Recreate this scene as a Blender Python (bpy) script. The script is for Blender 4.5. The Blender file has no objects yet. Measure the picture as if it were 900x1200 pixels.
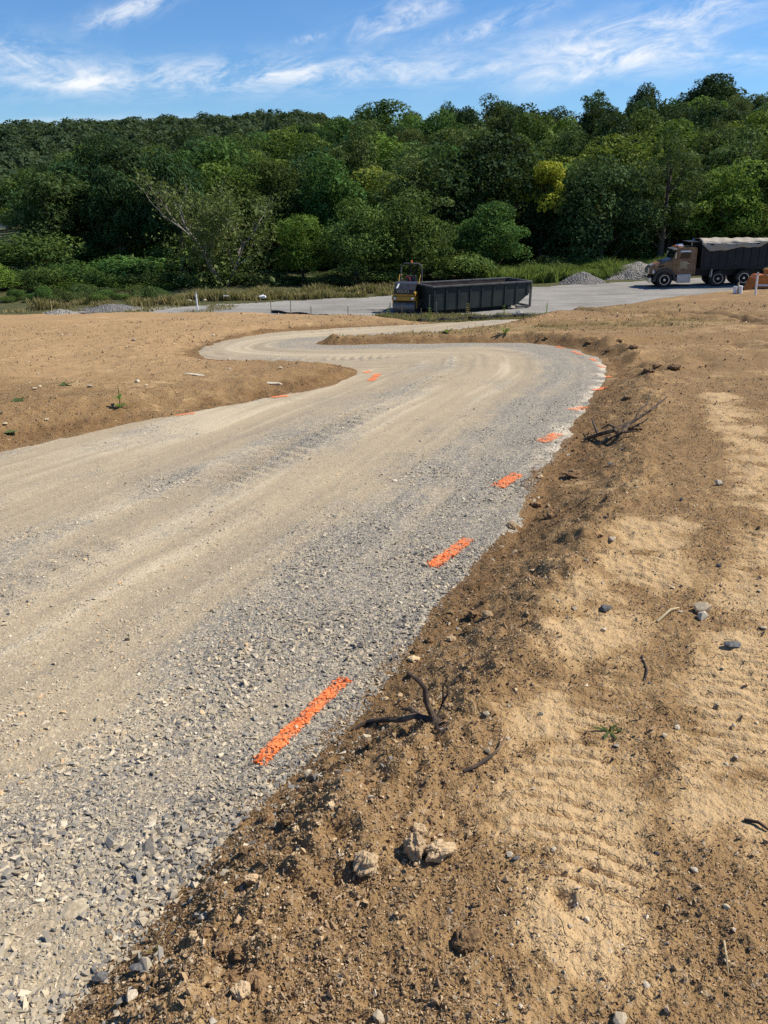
import bpy, bmesh, math, random
import numpy as np
from mathutils import Vector, Matrix
random.seed(7); rng = np.random.default_rng(11)
R = math.radians
S = bpy.context.scene
COL = S.collection

# ------------------------------------------------------------------ camera
EYE = 1.6; PITCH = R(22.2); F = 902.0
cam_d = bpy.data.cameras.new('camera'); cam = bpy.data.objects.new('camera', cam_d); COL.objects.link(cam)
cam.location = (0, 0, EYE); cam.rotation_euler = (math.pi/2 - PITCH, 0, 0)
cam_d.sensor_fit = 'HORIZONTAL'; cam_d.sensor_width = 36; cam_d.lens = 36*F/900
cam_d.clip_start = 0.05; cam_d.clip_end = 6000
S.camera = cam
CP, SP = math.cos(PITCH), math.sin(PITCH)
def ray(px, py):
    a = (px-450)/F; b = (600-py)/F
    return np.array([a, CP+b*SP, -SP+b*CP])

# ------------------------------------------------------------------ noise
def _h(ix, iy, seed):
    n = (ix.astype(np.int64)*374761393 + iy.astype(np.int64)*668265263 + seed*1442695041) & 0xffffffff
    n = ((n ^ (n >> 13))*1274126177) & 0xffffffff
    return ((n ^ (n >> 16)) & 0xffff)/65536.0
def pn(x, y, seed=0):
    x = np.asarray(x, float); y = np.asarray(y, float)
    ix = np.floor(x); iy = np.floor(y); fx = x-ix; fy = y-iy
    ux = fx*fx*fx*(fx*(fx*6-15)+10); uy = fy*fy*fy*(fy*(fy*6-15)+10)
    def g(dx, dy):
        a = _h(ix+dx, iy+dy, seed)*2*np.pi
        return np.cos(a)*(fx-dx)+np.sin(a)*(fy-dy)
    return ((g(0,0)*(1-ux)+g(1,0)*ux)*(1-uy)+(g(0,1)*(1-ux)+g(1,1)*ux)*uy)*1.41
def fbm(x, y, o=4, seed=0, gain=.5):
    t = 0; a = 1; f = 1
    for k in range(o):
        t = t + a*pn(x*f, y*f, seed+k*17); a *= gain; f *= 2.03
    return t
def sst(a, b, x):
    t = np.clip((np.asarray(x, float)-a)/(b-a), 0, 1); return t*t*(3-2*t)

# ------------------------------------------------------------------ terrain
CX = [-40,-16,-8.3,-1.3,.7,4.1,6.9,13,16.3,40]
CY = [36,32,30,24,21.3,21.6,25,31,33,40]
def yard_z(x, y):
    return -4.6 + .035*np.clip(x-12, 0, 40) - .01*np.clip(-8-x, 0, 60)
def macro(x, y):
    x = np.asarray(x, float); y = np.asarray(y, float)
    near = -.072*np.clip(y, -15, 80) + .032*np.clip(x, -30, 30)
    yc = np.interp(x, CX, CY)
    yz = yard_z(x, y)
    t = sst(0, 13, y-yc+1.2)
    z = near*(1-t)+yz*t
    z = np.where(y > 60, yz, z)
    u = x/np.maximum(y, 1)
    A = np.interp(u, [-.8,-.5,-.3,-.12,0,.2,.35,.5,.8], [1,1,3.5,6.5,9,11,13,15,17])
    yb = np.interp(u, [-.6,-.3,0,.3,.6], [78,74,68,72,76])
    z = z + A*sst(0, 95, y-yb)
    z = z + 30*sst(230, 450, y)*sst(.14, -.12, u)
    return z
def hit(px, py, off=0.0):
    d = ray(px, py); t = .4; prev = t
    while t < 900:
        p = d*t
        if EYE+p[2] <= macro(p[0], p[1])+off:
            lo, hi = prev, t
            for _ in range(24):
                m = (lo+hi)/2; p = d*m
                if EYE+p[2] <= macro(p[0], p[1])+off: hi = m
                else: lo = m
            p = d*hi; return np.array([p[0], p[1]])
        prev = t; t *= 1.02
    return d[:2]*900/d[1]

def chaikin(P, n=2):
    P = np.array(P, float)
    for _ in range(n):
        Q = [P[0]]
        for a, b in zip(P[:-1], P[1:]):
            Q += [a*.75+b*.25, a*.25+b*.75]
        Q.append(P[-1]); P = np.array(Q)
    return P
rpx = [(62,1200),(150,1100),(230,1010),(290,955),(345,905),(420,830),(470,762),(520,695),(560,650),(600,600),(640,540),(670,500),(700,465),
       (716,442),(712,425),(690,412),(650,405),(600,401.5),(540,402),(480,403),(430,404),(385,405),(366,403.5),(376,400.5),(420,397),(480,393.5),(530,390)]
lpx = [(0,527),(100,507),(220,484),(330,464),(400,446),(416,434),(400,428.5),(300,426),(245,423),(229,415),(236,408),(270,396),(320,388.5),(380,384.5),(440,382),(500,380.5)]
RE = [hit(*p) for p in rpx]; LE = [hit(*p) for p in lpx]
d0 = (RE[0]-RE[1]); RE = [RE[0]+d0*12, RE[0]+d0*5] + RE + [RE[-1]+np.array([2.2,3.0]), RE[-1]+np.array([4,9.0])]
d0 = (LE[0]-LE[2]); LE = [LE[0]+d0*6, LE[0]+d0*2] + LE + [LE[-1]+np.array([2.0,3.5]), LE[-1]+np.array([3,9.5])]
RE = chaikin(RE); LE = chaikin(LE)
POLY = np.vstack([RE, LE[::-1]])
def near_poly(x, y, P):
    best = np.full(x.shape, 1e9); arc = np.zeros(x.shape); acc = 0.0
    for a, b in zip(P[:-1], P[1:]):
        d = b-a; L2 = d@d; L = math.sqrt(L2)
        if L < 1e-9: continue
        t = np.clip(((x-a[0])*d[0]+(y-a[1])*d[1])/L2, 0, 1)
        q = (x-a[0]-t*d[0])**2+(y-a[1]-t*d[1])**2
        m = q < best
        best = np.where(m, q, best); arc = np.where(m, acc+t*L, arc); acc += L
    return np.sqrt(best), arc
def inside(x, y, P):
    r = np.zeros(x.shape, bool); n = len(P)
    for i in range(n):
        x1, y1 = P[i]; x2, y2 = P[(i+1) % n]
        if y1 == y2: continue
        c = ((y1 > y) != (y2 > y)) & (x < (x2-x1)*(y-y1)/(y2-y1)+x1)
        r ^= c
    return r
def arcs(P):
    return np.concatenate([[0], np.cumsum(np.linalg.norm(np.diff(P, axis=0), axis=1))])
AR, AL = arcs(RE), arcs(LE)
def arc_at(P, A, q):
    return A[np.argmin(np.linalg.norm(P-q, axis=1))]
# bank height and ramp along both edges
rk = [(62,1200,.12,.42),(345,905,.13,.40),(470,762,.15,.6),(600,600,.13,.7),(670,500,.10,.8),(716,442,.10,.5),(690,412,.14,.45),(600,401.5,.15,.45),(430,404,.10,.35),(376,400.5,.10,.5),(530,390,.08,.8)]
lk = [(0,527,.22,1.1),(220,484,.20,1.0),(400,446,.15,.8),(416,434,.12,.6),(300,426,.12,.9),(229,415,.12,1.2),(380,384.5,.10,1.5)]
def prof(keys, P, A):
    a = [arc_at(P, A, hit(k[0], k[1])) for k in keys]
    return np.array(a), np.array([k[2] for k in keys]), np.array([k[3] for k in keys])
RK = prof(rk, RE, AR); LK = prof(lk, LE, AL)
TRACKS = [[hit(*p) for p in T] for T in (
    [(655,1100),(668,1000),(662,900),(668,820),(690,740),(745,690),(770,640)],
    [(860,1010),(868,900),(880,800),(905,700),(900,600),(868,520),(842,470)])]
TRACKS = [chaikin(t) for t in TRACKS]
RIDGES = [chaikin([hit(*p) for p in T], 3) for T in ([(606,374),(680,368),(760,368),(840,371),(905,379)], [(742,380),(800,374),(850,376),(905,383)], [(690,413),(740,408),(790,404)], [(770,432),(795,436),(800,428)], [(880,408),(905,415)], [(640,384),(700,383),(760,388)])]

def fields(x, y):
    """s: signed distance to the road edge, lateral coordinate, arc length, bank height ..."""
    f = {}
    sh = x.shape
    s = np.full(sh, 50.0); t = np.zeros(sh); ar = np.zeros(sh); B = np.zeros(sh); W = np.ones(sh); right = np.zeros(sh, bool)
    m = (np.abs(x) < 38) & (y < 46) & (y > -26)
    X, Y = x[m], y[m]
    dR, aR = near_poly(X, Y, RE); dL, aL = near_poly(X, Y, LE)
    ins = inside(X, Y, POLY)
    d = np.minimum(dR, dL); s[m] = np.where(ins, -d, d)
    t[m] = dR/(dR+dL+1e-6); ar[m] = aR; dd = np.full(sh, 50.0); dd[m] = dR; f['dR'] = dd
    isR = dR < dL; right[m] = isR
    B[m] = np.where(isR, np.interp(aR, RK[0], RK[1]), np.interp(aL, LK[0], LK[1]))
    W[m] = np.where(isR, np.interp(aR, RK[0], RK[2]), np.interp(aL, LK[0], LK[2]))
    # wobble of the boundary
    r = np.hypot(x, y)
    wob = .045*pn(x*3.1, y*3.1, 5)+.018*pn(x*11, y*11, 6)+.09*pn(x*.9, y*.9, 4)
    f['s'] = s+wob*np.clip(r/5, .5, .85); f['t'] = t; f['arc'] = ar; f['B'] = B; f['W'] = W; f['right'] = right
    tr = np.full(sh, 9.0); ta = np.zeros(sh)
    m = (r < 22) & (x > -2) & (y > 0)
    for P in TRACKS:
        q, a = near_poly(x[m], y[m], P)
        old = tr[m]; k = q < old
        old[k] = q[k]; tr[m] = old
        o2 = ta[m]; o2[k] = a[k]; ta[m] = o2
    f['track'] = tr; f['tarc'] = ta
    return f

def lite_mask(x, y, f):
    n = fbm(x*.55, y*.55, 4, 40); n2 = fbm(x*3.2, y*3.2, 3, 45)
    trk = np.exp(-(f['track']/.2)**4)
    l = np.clip(.10+.36*n+.32*n2+.86*trk*np.clip(.75+.8*n2+.5*pn(x*1.3, y*1.3, 47), 0, 1), 0, 1)
    return l
def moist_mask(x, y, f):
    s = f['s']; w = np.where(f['right'], np.interp(y, [0,2,4,8,14], [.32,.34,.55,.55,.4]), .45)
    n = fbm(x*2.2, y*2.2, 3, 60)
    e = np.clip(1.15-s/np.maximum(w, .1)+.5*n, 0, 1)
    return sst(.1, .75, e)*np.clip(.85+.4*n, 0, 1)

def h_ground(x, y, f):
    s, B, W = f['s'], f['B'], f['W']
    r = np.hypot(x, y)
    fade = 1-sst(34, 40, y)
    h = macro(x, y)
    out = np.clip(s, 0, None)
    h = h+fade*B*sst(-.02, 1, out/W)*(1-.6*sst(5, 14, out))
    h = h-.07*sst(.02, .22, -s)
    # loose ridge thrown up along the right edge
    rid = np.exp(-((out-W*.85)/(.13+.1*W))**2)*(s > 0)*f['right']*fade
    nl = fbm(x*4.3, y*4.3, 3, 21); bil = 1-np.abs(pn(x*7.5, y*7.5, 23))*2.2
    h = h+rid*(.035+.05*nl+.028*bil)*np.interp(y, [0,1.6,2.4,4,7,12,16,20], [1,.95,.7,.65,.6,.7,.7,.5])
    # general unevenness of graded soil
    k = sst(0, .12, s)*fade
    h = h+k*(.06*fbm(x*.33, y*.33, 3, 30)+.010*fbm(x*1.6, y*1.6, 3, 31)+.010*fbm(x*4.1, y*4.1, 4, 32, .6)*(1-sst(24, 32, r))*(1-.6*np.exp(-(f['track']/.25)**4)))
    lum = np.clip(fbm(x*5.2, y*5.2, 3, 33)+.12, 0, 1)
    h = h+k*.028*lum*np.exp(-(out/(W*2))**2)
    fine = np.clip(1-r/14, 0, 1)
    trk0 = np.exp(-(f['track']/.2)**4); k2 = 1-.7*trk0
    h = h+k*fine*k2*(.010*fbm(x*13, y*13, 4, 35, .65)+.012*np.clip(pn(x*26, y*26, 37)-.1, 0, 1)+.010*np.clip(pn(x*43, y*43, 38)-.1, 0, 1))
    # rutted cut bank on the outer bend
    rut = np.exp(-((np.abs(x-8.3-.5*pn(y*.8, x*.3, 8))-.35)/.25)**2)*sst(12, 13.5, y)*(1-sst(17, 20, y))
    h = h-k*.14*rut*(.6+pn(x*1.1, y*1.1, 9))
    far_ = (y > 9) & (y < 34) & (x > 1) & (x < 26)
    if far_.any():
        X_, Y_ = x[far_], y[far_]; add = np.zeros(X_.shape)
        for P in RIDGES:
            q, a = near_poly(X_, Y_, P)
            add = add+(.055*np.exp(-(q/.16)**2)-.055*np.exp(-((q-.32)/.16)**2))*np.clip(.9+.5*pn(X_*1.3, Y_*1.3, 210)+.9*pn(X_*4, Y_*4, 211), 0, 1.5)
        h[far_] = h[far_]+add*k[far_]
    # machine tracks: pressed flat with lug bars
    trk = np.exp(-(f['track']/.185)**8)*np.clip(.7+1.0*pn(x*1.3, y*1.3, 47)+.3*pn(x*4, y*4, 48), 0, 1)*k
    bars = sst(-.95, -.45, np.sin((f['tarc']+.02*pn(x*6, y*6, 205))*2*np.pi/.058+16*np.abs(f['track']-.02)))
    brk = np.clip(.9+1.0*fbm(x*3.4, y*3.4, 3, 201), 0, 1); h = h-trk*(.015-.021*bars*brk)+trk*.004*fbm(x*17, y*17, 3, 203, .65)
    return h
def h_road(x, y, f):
    s, t = f['s'], f['t']; r = np.hypot(x, y)
    h = macro(x, y)+.012*fbm(x*.8, y*.8, 3, 70)+.02*np.sin(np.clip(t, 0, 1)*np.pi)
    d = f['dR']; h = h-.022*(np.exp(-((d-1.4)/.3)**2)+np.exp(-((d-3.3)/.3)**2))+.008*streak(x, y, f)
    fine = np.clip(1-r/12, 0, 1)
    h = h+fine*.004*fbm(x*14, y*14, 3, 72)
    bars = np.sin(f['arc']*2*np.pi/.17+9*np.abs(d-2.25))
    h = h+.016*bars*np.exp(-((d-2.25)/.22)**4)*sst(.0, .5, pn(x*.7+3, y*.7, 77)+.2)*sst(3, 5, y)
    return h-.35*np.clip(s, 0, None)-1.3*np.clip(s-.07, 0, None)
def streak(x, y, f):
    q = f['dR']+.08*pn(x*.6, y*.6, 191)
    return fbm(q*3.2, f['arc']*.16, 3, 190)+.5*fbm(q*9, f['arc']*.3, 2, 195)
def gray_mask(x, y, f):
    d = f['dR']; n = fbm(x*.9, y*.9, 4, 80); n2 = fbm(x*4, y*4, 2, 85); st = streak(x, y, f)
    g = np.interp(d, [0,.06,.5,.75,1.05,1.5,1.95,2.3,2.7,3.2,4.2,5], [.75,.9,.95,.8,.32,.10,.15,.42,.42,.12,.08,.25])
    g = g+.30*n+.14*n2+.30*st-.10*sst(6, 12, y)
    p = hit(70, 1130); g = g-.9*np.exp(-((x-p[0])**2+(y-p[1])**2)/.30**2)
    p = hit(130, 840); g = g-.6*np.exp(-((x-p[0])**2+(y-p[1])**2)/.42**2)
    g = g-.5*sst(17, 19, y)
    return np.clip(g, 0, 1)

# ------------------------------------------------------------------ mesh helpers
def mesh_np(name, V, Fc, mat=None, parent=None, smooth=False, attrs=None, loc=None):
    me = bpy.data.meshes.new(name)
    V = np.asarray(V, np.float32)
    if isinstance(Fc, np.ndarray):
        n, k = Fc.shape
        me.vertices.add(len(V)); me.vertices.foreach_set('co', V.ravel())
        me.loops.add(n*k); me.loops.foreach_set('vertex_index', Fc.astype(np.int32).ravel())
        me.polygons.add(n); me.polygons.foreach_set('loop_start', np.arange(0, n*k, k, dtype=np.int32))
        me.polygons.foreach_set('loop_total', np.full(n, k, np.int32))
        me.update(calc_edges=True)
    else:
        me.from_pydata([tuple(v) for v in V], [], [list(q) for q in Fc]); me.update()
    if attrs:
        for k, (dom, val) in attrs.items():
            a = me.attributes.new(k, 'FLOAT', dom); a.data.foreach_set('value', np.asarray(val, np.float32))
    me.polygons.foreach_set('use_smooth', np.full(len(me.polygons), bool(smooth)))
    if mat: me.materials.append(mat)
    o = bpy.data.objects.new(name, me); COL.objects.link(o)
    if parent: o.parent = parent
    if loc is not None: o.location = loc
    return o
class MB:
    def __init__(s): s.v = []; s.f = []
    def add(s, V, Fs):
        b = len(s.v); s.v += [tuple(map(float, p)) for p in V]; s.f += [[i+b for i in q] for q in Fs]; return s
    def box(s, x0, x1, y0, y1, z0, z1, c=0.0):
        if c <= 0:
            V = [(x0,y0,z0),(x1,y0,z0),(x1,y1,z0),(x0,y1,z0),(x0,y0,z1),(x1,y0,z1),(x1,y1,z1),(x0,y1,z1)]
            return s.add(V, [(0,3,2,1),(4,5,6,7),(0,1,5,4),(1,2,6,5),(2,3,7,6),(3,0,4,7)])
        bm = bmesh.new(); bmesh.ops.create_cube(bm, size=1)
        for v in bm.verts: v.co = Vector(((x0+x1)/2+v.co.x*(x1-x0), (y0+y1)/2+v.co.y*(y1-y0), (z0+z1)/2+v.co.z*(z1-z0)))
        bmesh.ops.bevel(bm, geom=bm.edges[:], offset=c, segments=2, profile=.5, affect='EDGES')
        bm.verts.index_update(); s.add([v.co for v in bm.verts], [[v.index for v in q.verts] for q in bm.faces]); bm.free(); return s
    def prism(s, P, y0, y1):          # polygon in x,z pushed along y
        n = len(P); V = [(p[0], y0, p[1]) for p in P]+[(p[0], y1, p[1]) for p in P]
        return s.add(V, [list(range(n)), list(range(2*n-1, n-1, -1))]+[[i, n+i, n+(i+1) % n, (i+1) % n] for i in range(n)])
    def tube(s, P, rad, n=7):
        P = [Vector(p) for p in P]
        if not hasattr(rad, '__len__'): rad = [rad]*len(P)
        V = []; Fs = []; up = Vector((.13,.21,.97))
        for i, p in enumerate(P):
            d = (P[min(i+1, len(P)-1)]-P[max(i-1, 0)]).normalized()
            a = d.cross(up)
            if a.length < .1: a = d.cross(Vector((1, .2, 0)))
            a.normalize(); b = d.cross(a)
            V += [p+(a*math.cos(2*math.pi*k/n)+b*math.sin(2*math.pi*k/n))*rad[i] for k in range(n)]
        for i in range(len(P)-1):
            for k in range(n):
                Fs.append((i*n+k, i*n+(k+1) % n, (i+1)*n+(k+1) % n, (i+1)*n+k))
        Fs.append(list(range(n-1, -1, -1))); Fs.append(list(range((len(P)-1)*n, len(P)*n)))
        return s.add(V, Fs)
    def lathe(s, prof_, c, axis='y', n=28):   # prof: (radius, offset along axis)
        V = []; Fs = []; m = len(prof_)
        for r_, h in prof_:
            for k in range(n):
                a = 2*math.pi*k/n; p, q = r_*math.cos(a), r_*math.sin(a)
                V.append({'y': (c[0]+p, c[1]+h, c[2]+q), 'z': (c[0]+p, c[1]+q, c[2]+h), 'x': (c[0]+h, c[1]+p, c[2]+q)}[axis])
        for i in range(m-1):
            for k in range(n): Fs.append((i*n+k, i*n+(k+1) % n, (i+1)*n+(k+1) % n, (i+1)*n+k))
        Fs.append(list(range(n-1, -1, -1))); Fs.append(list(range((m-1)*n, m*n)))
        return s.add(V, Fs)
    def build(s, name, mat, parent=None, smooth=False):
        o = mesh_np(name, s.v, s.f, mat, parent, False)
        bm = bmesh.new(); bm.from_mesh(o.data); bmesh.ops.recalc_face_normals(bm, faces=bm.faces); bm.to_mesh(o.data); bm.free()
        if smooth:
            for p in o.data.polygons: p.use_smooth = True
            o.data.set_sharp_from_angle(angle=R(40))
        return o
def tag(o, label=None, cat=None, group=None, kind=None):
    if label: o['label'] = label
    if cat: o['category'] = cat
    if group: o['group'] = group
    if kind: o['kind'] = kind
    return o
def empty(name, loc=(0,0,0), rot=(0,0,0)):
    o = bpy.data.objects.new(name, None); COL.objects.link(o); o.location = loc; o.rotation_euler = rot; o.empty_display_size = .2
    return o
def copy_tree(o, parent=None):
    c = o.copy(); COL.objects.link(c); c.parent = parent
    for ch in list(o.children): copy_tree(ch, c)
    return c

# ------------------------------------------------------------------ materials
class NT:
    def __init__(s, name):
        s.m = bpy.data.materials.new(name); s.m.use_nodes = True; s.t = s.m.node_tree; s.t.nodes.clear()
    def n(s, typ, ins=None, **kw):
        nd = s.t.nodes.new(typ)
        for k, v in kw.items(): setattr(nd, k, v)
        for k, v in (ins or {}).items():
            sk = nd.inputs[k]
            if hasattr(v, 'is_linked') or isinstance(v, bpy.types.NodeSocket): s.t.links.new(v, sk)
            else: sk.default_value = v
        return nd
    def math(s, op, a, b=0.0, c=None, clamp=False):
        i = {0: a, 1: b}
        if c is not None: i[2] = c
        return s.n('ShaderNodeMath', i, operation=op, use_clamp=clamp).outputs[0]
    def noise(s, vec, scale, detail=4, rough=.55, dist=0):
        return s.n('ShaderNodeTexNoise', {'Vector': vec, 'Scale': scale, 'Detail': detail, 'Roughness': rough, 'Distortion': dist}).outputs['Fac']
    def mix(s, f, a, b, blend='MIX'):
        nd = s.n('ShaderNodeMix', data_type='RGBA', blend_type=blend)
        for i, v in ((0, f), (6, a), (7, b)):
            if isinstance(v, bpy.types.NodeSocket): s.t.links.new(v, nd.inputs[i])
            else: nd.inputs[i].default_value = v if not isinstance(v, tuple) else (*v[:3], 1)
        return nd.outputs[2]
    def ramp(s, f, stops, interp='LINEAR'):
        nd = s.n('ShaderNodeValToRGB', {'Fac': f}); cr = nd.color_ramp; cr.interpolation = interp
        while len(cr.elements) < len(stops): cr.elements.new(.5)
        for e, (p, c) in zip(cr.elements, stops): e.position = p; e.color = (*c[:3], 1)
        return nd.outputs[0]
    def mr(s, v, a, b, c=0.0, d=1.0, smooth=True):
        return s.n('ShaderNodeMapRange', {'Value': v, 'From Min': a, 'From Max': b, 'To Min': c, 'To Max': d}, interpolation_type='SMOOTHSTEP' if smooth else 'LINEAR').outputs[0]
    def attr(s, name): return s.n('ShaderNodeAttribute', attribute_name=name).outputs['Fac']
    def pos(s): return s.n('ShaderNodeTexCoord').outputs['Object']
    def out(s, col, rough=.9, spec=.3, bump=None, bstr=.5, bdist=.01, metal=0.0, normal=None):
        i = {'Base Color': col if isinstance(col, bpy.types.NodeSocket) else (*col[:3], 1), 'Roughness': rough, 'Metallic': metal, 'Specular IOR Level': spec}
        p = s.n('ShaderNodeBsdfPrincipled', i)
        if bump is not None:
            b = s.n('ShaderNodeBump', {'Height': bump, 'Strength': bstr, 'Distance': bdist}); s.t.links.new(b.outputs[0], p.inputs['Normal'])
        o = s.n('ShaderNodeOutputMaterial', {'Surface': p.outputs[0]})
        s.p = p; return s.m
def simple(name, col, rough=.6, metal=0.0, spec=.4, var=.25, scale=6.0, dirt=None, dirt_amt=.4):
    t = NT(name); p = t.pos(); n = t.noise(p, scale, 5, .6)
    c = t.mix(t.mr(n, .3, .7), tuple(x*(1-var) for x in col), tuple(min(1, x*(1+var)) for x in col))
    if dirt:
        c = t.mix(t.math('MULTIPLY', t.mr(t.noise(p, scale*.5, 6, .65), .45, .7), dirt_amt), c, dirt)
    rr = t.math('ADD', t.math('MULTIPLY', n, .25), rough-.12, clamp=True)
    return t.out(c, rr, spec, metal=metal)

# soil
def soil_mat():
    t = NT('soil'); p = t.pos()
    n0 = t.noise(p, .35, 4); n1 = t.noise(p, 2.6, 5, .6); n2 = t.noise(p, 19, 5, .65); n3 = t.noise(p, 85, 3, .6)
    lite = t.attr('lite'); moist = t.attr('moist'); green = t.attr('green'); veg = t.attr('veg'); lawn = t.attr('lawn'); slope = t.attr('orange')
    f = t.math('ADD', lite, t.math('MULTIPLY', t.math('SUBTRACT', n2, .5), 1.5)); f = t.math('ADD', f, t.math('MULTIPLY', t.math('SUBTRACT', n1, .5), .6), clamp=True)
    f = t.mr(f, .05, .85)
    c = t.ramp(f, [(0, (.275,.170,.076)), (.3, (.35,.224,.103)), (.55, (.42,.277,.132)), (1, (.50,.343,.175))])
    c = t.mix(t.math('MULTIPLY', t.mr(n3, .5, .75), .45), c, (.23,.145,.08))
    c = t.mix(t.math('MULTIPLY', t.mr(n3, .42, .2), .35), c, (.52,.36,.19))
    crk = t.n('ShaderNodeTexVoronoi', {'Vector': t.n('ShaderNodeVectorMath', {0: p, 1: t.n('ShaderNodeVectorMath', {0: t.n('ShaderNodeTexNoise', {'Vector': p, 'Scale': 12.0, 'Detail': 4.0}).outputs['Color'], 'Scale': .12}, operation='SCALE').outputs[0]}, operation='ADD').outputs[0], 'Scale': 11.0}, feature='DISTANCE_TO_EDGE').outputs['Distance']
    crk = t.math('MULTIPLY', t.mr(crk, .045, .0), t.mr(n1, .42, .62))
    c = t.mix(t.math('MULTIPLY', crk, .22), c, (.20,.12,.055))
    c = t.mix(t.math('MULTIPLY', slope, .55), c, t.mix(n1, (.39,.245,.115), (.58,.385,.195)))
    vr = t.n('ShaderNodeTexVoronoi', {'Vector': p, 'Scale': 60.0, 'Randomness': 1.0})
    dots = t.math('MULTIPLY', t.math('GREATER_THAN', t.n('ShaderNodeSeparateColor', {'Color': vr.outputs['Color']}).outputs[0], .86), t.math('LESS_THAN', vr.outputs['Distance'], .45))
    c = t.mix(t.math('MULTIPLY', dots, .6), c, t.mix(n2, (.17,.11,.065), (.60,.47,.31)))
    c = t.mix(t.math('MULTIPLY', moist, .9), c, t.mix(t.mr(n2, .3, .7), (.14,.078,.032), (.25,.148,.065)))
    c = t.mix(t.math('MULTIPLY', green, t.mr(n2, .46, .62)), c, (.10,.105,.035))
    vc = t.mix(t.mr(n1, .3, .7), (.05,.055,.022), (.11,.105,.045))
    c = t.mix(veg, c, vc)
    c = t.mix(lawn, c, t.mix(n1, (.14,.17,.05), (.27,.25,.10)))
    n4 = t.noise(p, 42, 4, .7)
    bh = t.math('ADD', t.math('MULTIPLY', n2, .6), t.math('MULTIPLY', n3, .32)); bh = t.math('ADD', bh, t.math('MULTIPLY', n4, .6))
    bh = t.math('ADD', bh, t.math('MULTIPLY', dots, .15)); bh = t.math('SUBTRACT', bh, t.math('MULTIPLY', crk, .18))
    return t.out(c, .95, .12, bump=bh, bstr=t.math('SUBTRACT', .95, t.math('MULTIPLY', lite, .2)), bdist=.03)
def road_mat():
    t = NT('crushed_stone'); p = t.pos()
    gray = t.attr('gray'); far = t.attr('far')
    n0 = t.noise(p, .5, 4); n1 = t.noise(p, 3.5, 5, .6); n2 = t.noise(p, 24, 4, .6); n3 = t.noise(p, 120, 2, .5)
    pd = t.n('ShaderNodeVectorMath', {0: p, 1: t.n('ShaderNodeVectorMath', {0: t.n('ShaderNodeTexNoise', {'Vector': p, 'Scale': 40.0, 'Detail': 2.0}).outputs['Color'], 'Scale': .018}, operation='SCALE').outputs[0]}, operation='ADD').outputs[0]
    v = t.n('ShaderNodeTexVoronoi', {'Vector': pd, 'Scale': 70.0}); vs = t.n('ShaderNodeTexVoronoi', {'Vector': pd, 'Scale': 160.0})
    k = t.n('ShaderNodeSeparateColor', {'Color': v.outputs['Color']}); k2 = t.n('ShaderNodeSeparateColor', {'Color': vs.outputs['Color']})
    stops = [(0,(.11,.112,.115)),(.25,(.20,.193,.178)),(.45,(.29,.265,.215)),(.65,(.38,.33,.24)),(.83,(.47,.39,.275)),(1,(.62,.53,.38))]
    c1 = t.ramp(k.outputs[0], stops); c2 = t.ramp(k2.outputs[1], stops)
    st = t.mix(t.mr(n2, .4, .6), c1, c2)
    gap = t.mr(v.outputs['Distance'], .42, .8)
    st = t.mix(t.math('MULTIPLY', gap, .6), st, (.15,.13,.10))
    dust = t.mix(n1, (.37,.277,.155), (.51,.40,.24)); dust = t.mix(t.math('MULTIPLY', t.mr(n3, .4, .8), .5), dust, (.34,.265,.17))
    dust = t.mix(t.mr(t.attr('streak'), .05, .75), dust, (.58,.47,.30)); dust = t.mix(t.math('MULTIPLY', t.mr(t.attr('streak'), -.05, -.7), .6), dust, (.30,.235,.15))
    dm = t.math('SUBTRACT', 1.02, t.math('MULTIPLY', gray, .95)); dm = t.math('ADD', dm, t.math('MULTIPLY', t.math('SUBTRACT', n2, .5), 1.1)); dm = t.math('ADD', dm, t.math('MULTIPLY', t.math('SUBTRACT', n1, .5), .7))
    dm = t.mr(dm, .15, .95)
    c = t.mix(t.math('MULTIPLY', dm, .66), st, dust)
    edge = t.attr('edge'); c = t.mix(t.math('MULTIPLY', edge, t.mr(n1, .42, .58)), c, (.62,.53,.39))
    bh = t.math('SUBTRACT', t.math('MULTIPLY', n2, .5), t.math('MULTIPLY', v.outputs['Distance'], .7))
    bh = t.math('SUBTRACT', bh, t.math('MULTIPLY', vs.outputs['Distance'], .3))
    return t.out(c, .92, .2, bump=bh, bstr=t.math('ADD', .35, t.math('MULTIPLY', gray, .4)), bdist=.014)
def yard_mat():
    t = NT('yard_gravel'); p = t.pos()
    n0 = t.noise(p, .25, 5, .6); n1 = t.noise(p, 2.0, 5, .7); n2 = t.noise(p, 14, 3)
    mp = t.n('ShaderNodeMapping', {'Vector': p, 'Rotation': (0, 0, .25), 'Scale': (.06, .9, 1)}).outputs[0]; ns = t.noise(mp, 1.6, 5, .6)
    c = t.mix(t.mr(n0, .35, .65), (.185,.172,.148), (.29,.27,.235)); c = t.mix(t.math('MULTIPLY', t.mr(ns, .45, .65), .6), c, (.36,.335,.285)); c = t.mix(t.math('MULTIPLY', t.mr(ns, .45, .3), .5), c, (.15,.138,.118)); c = t.mix(t.math('MULTIPLY', t.mr(n1, .4, .65), .5), c, (.20,.195,.18))
    c = t.mix(t.math('MULTIPLY', t.mr(n2, .5, .7), .4), c, (.42,.40,.36))
    return t.out(c, .95, .15, bump=t.math('ADD', n2, n1), bstr=.6, bdist=.04)
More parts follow.
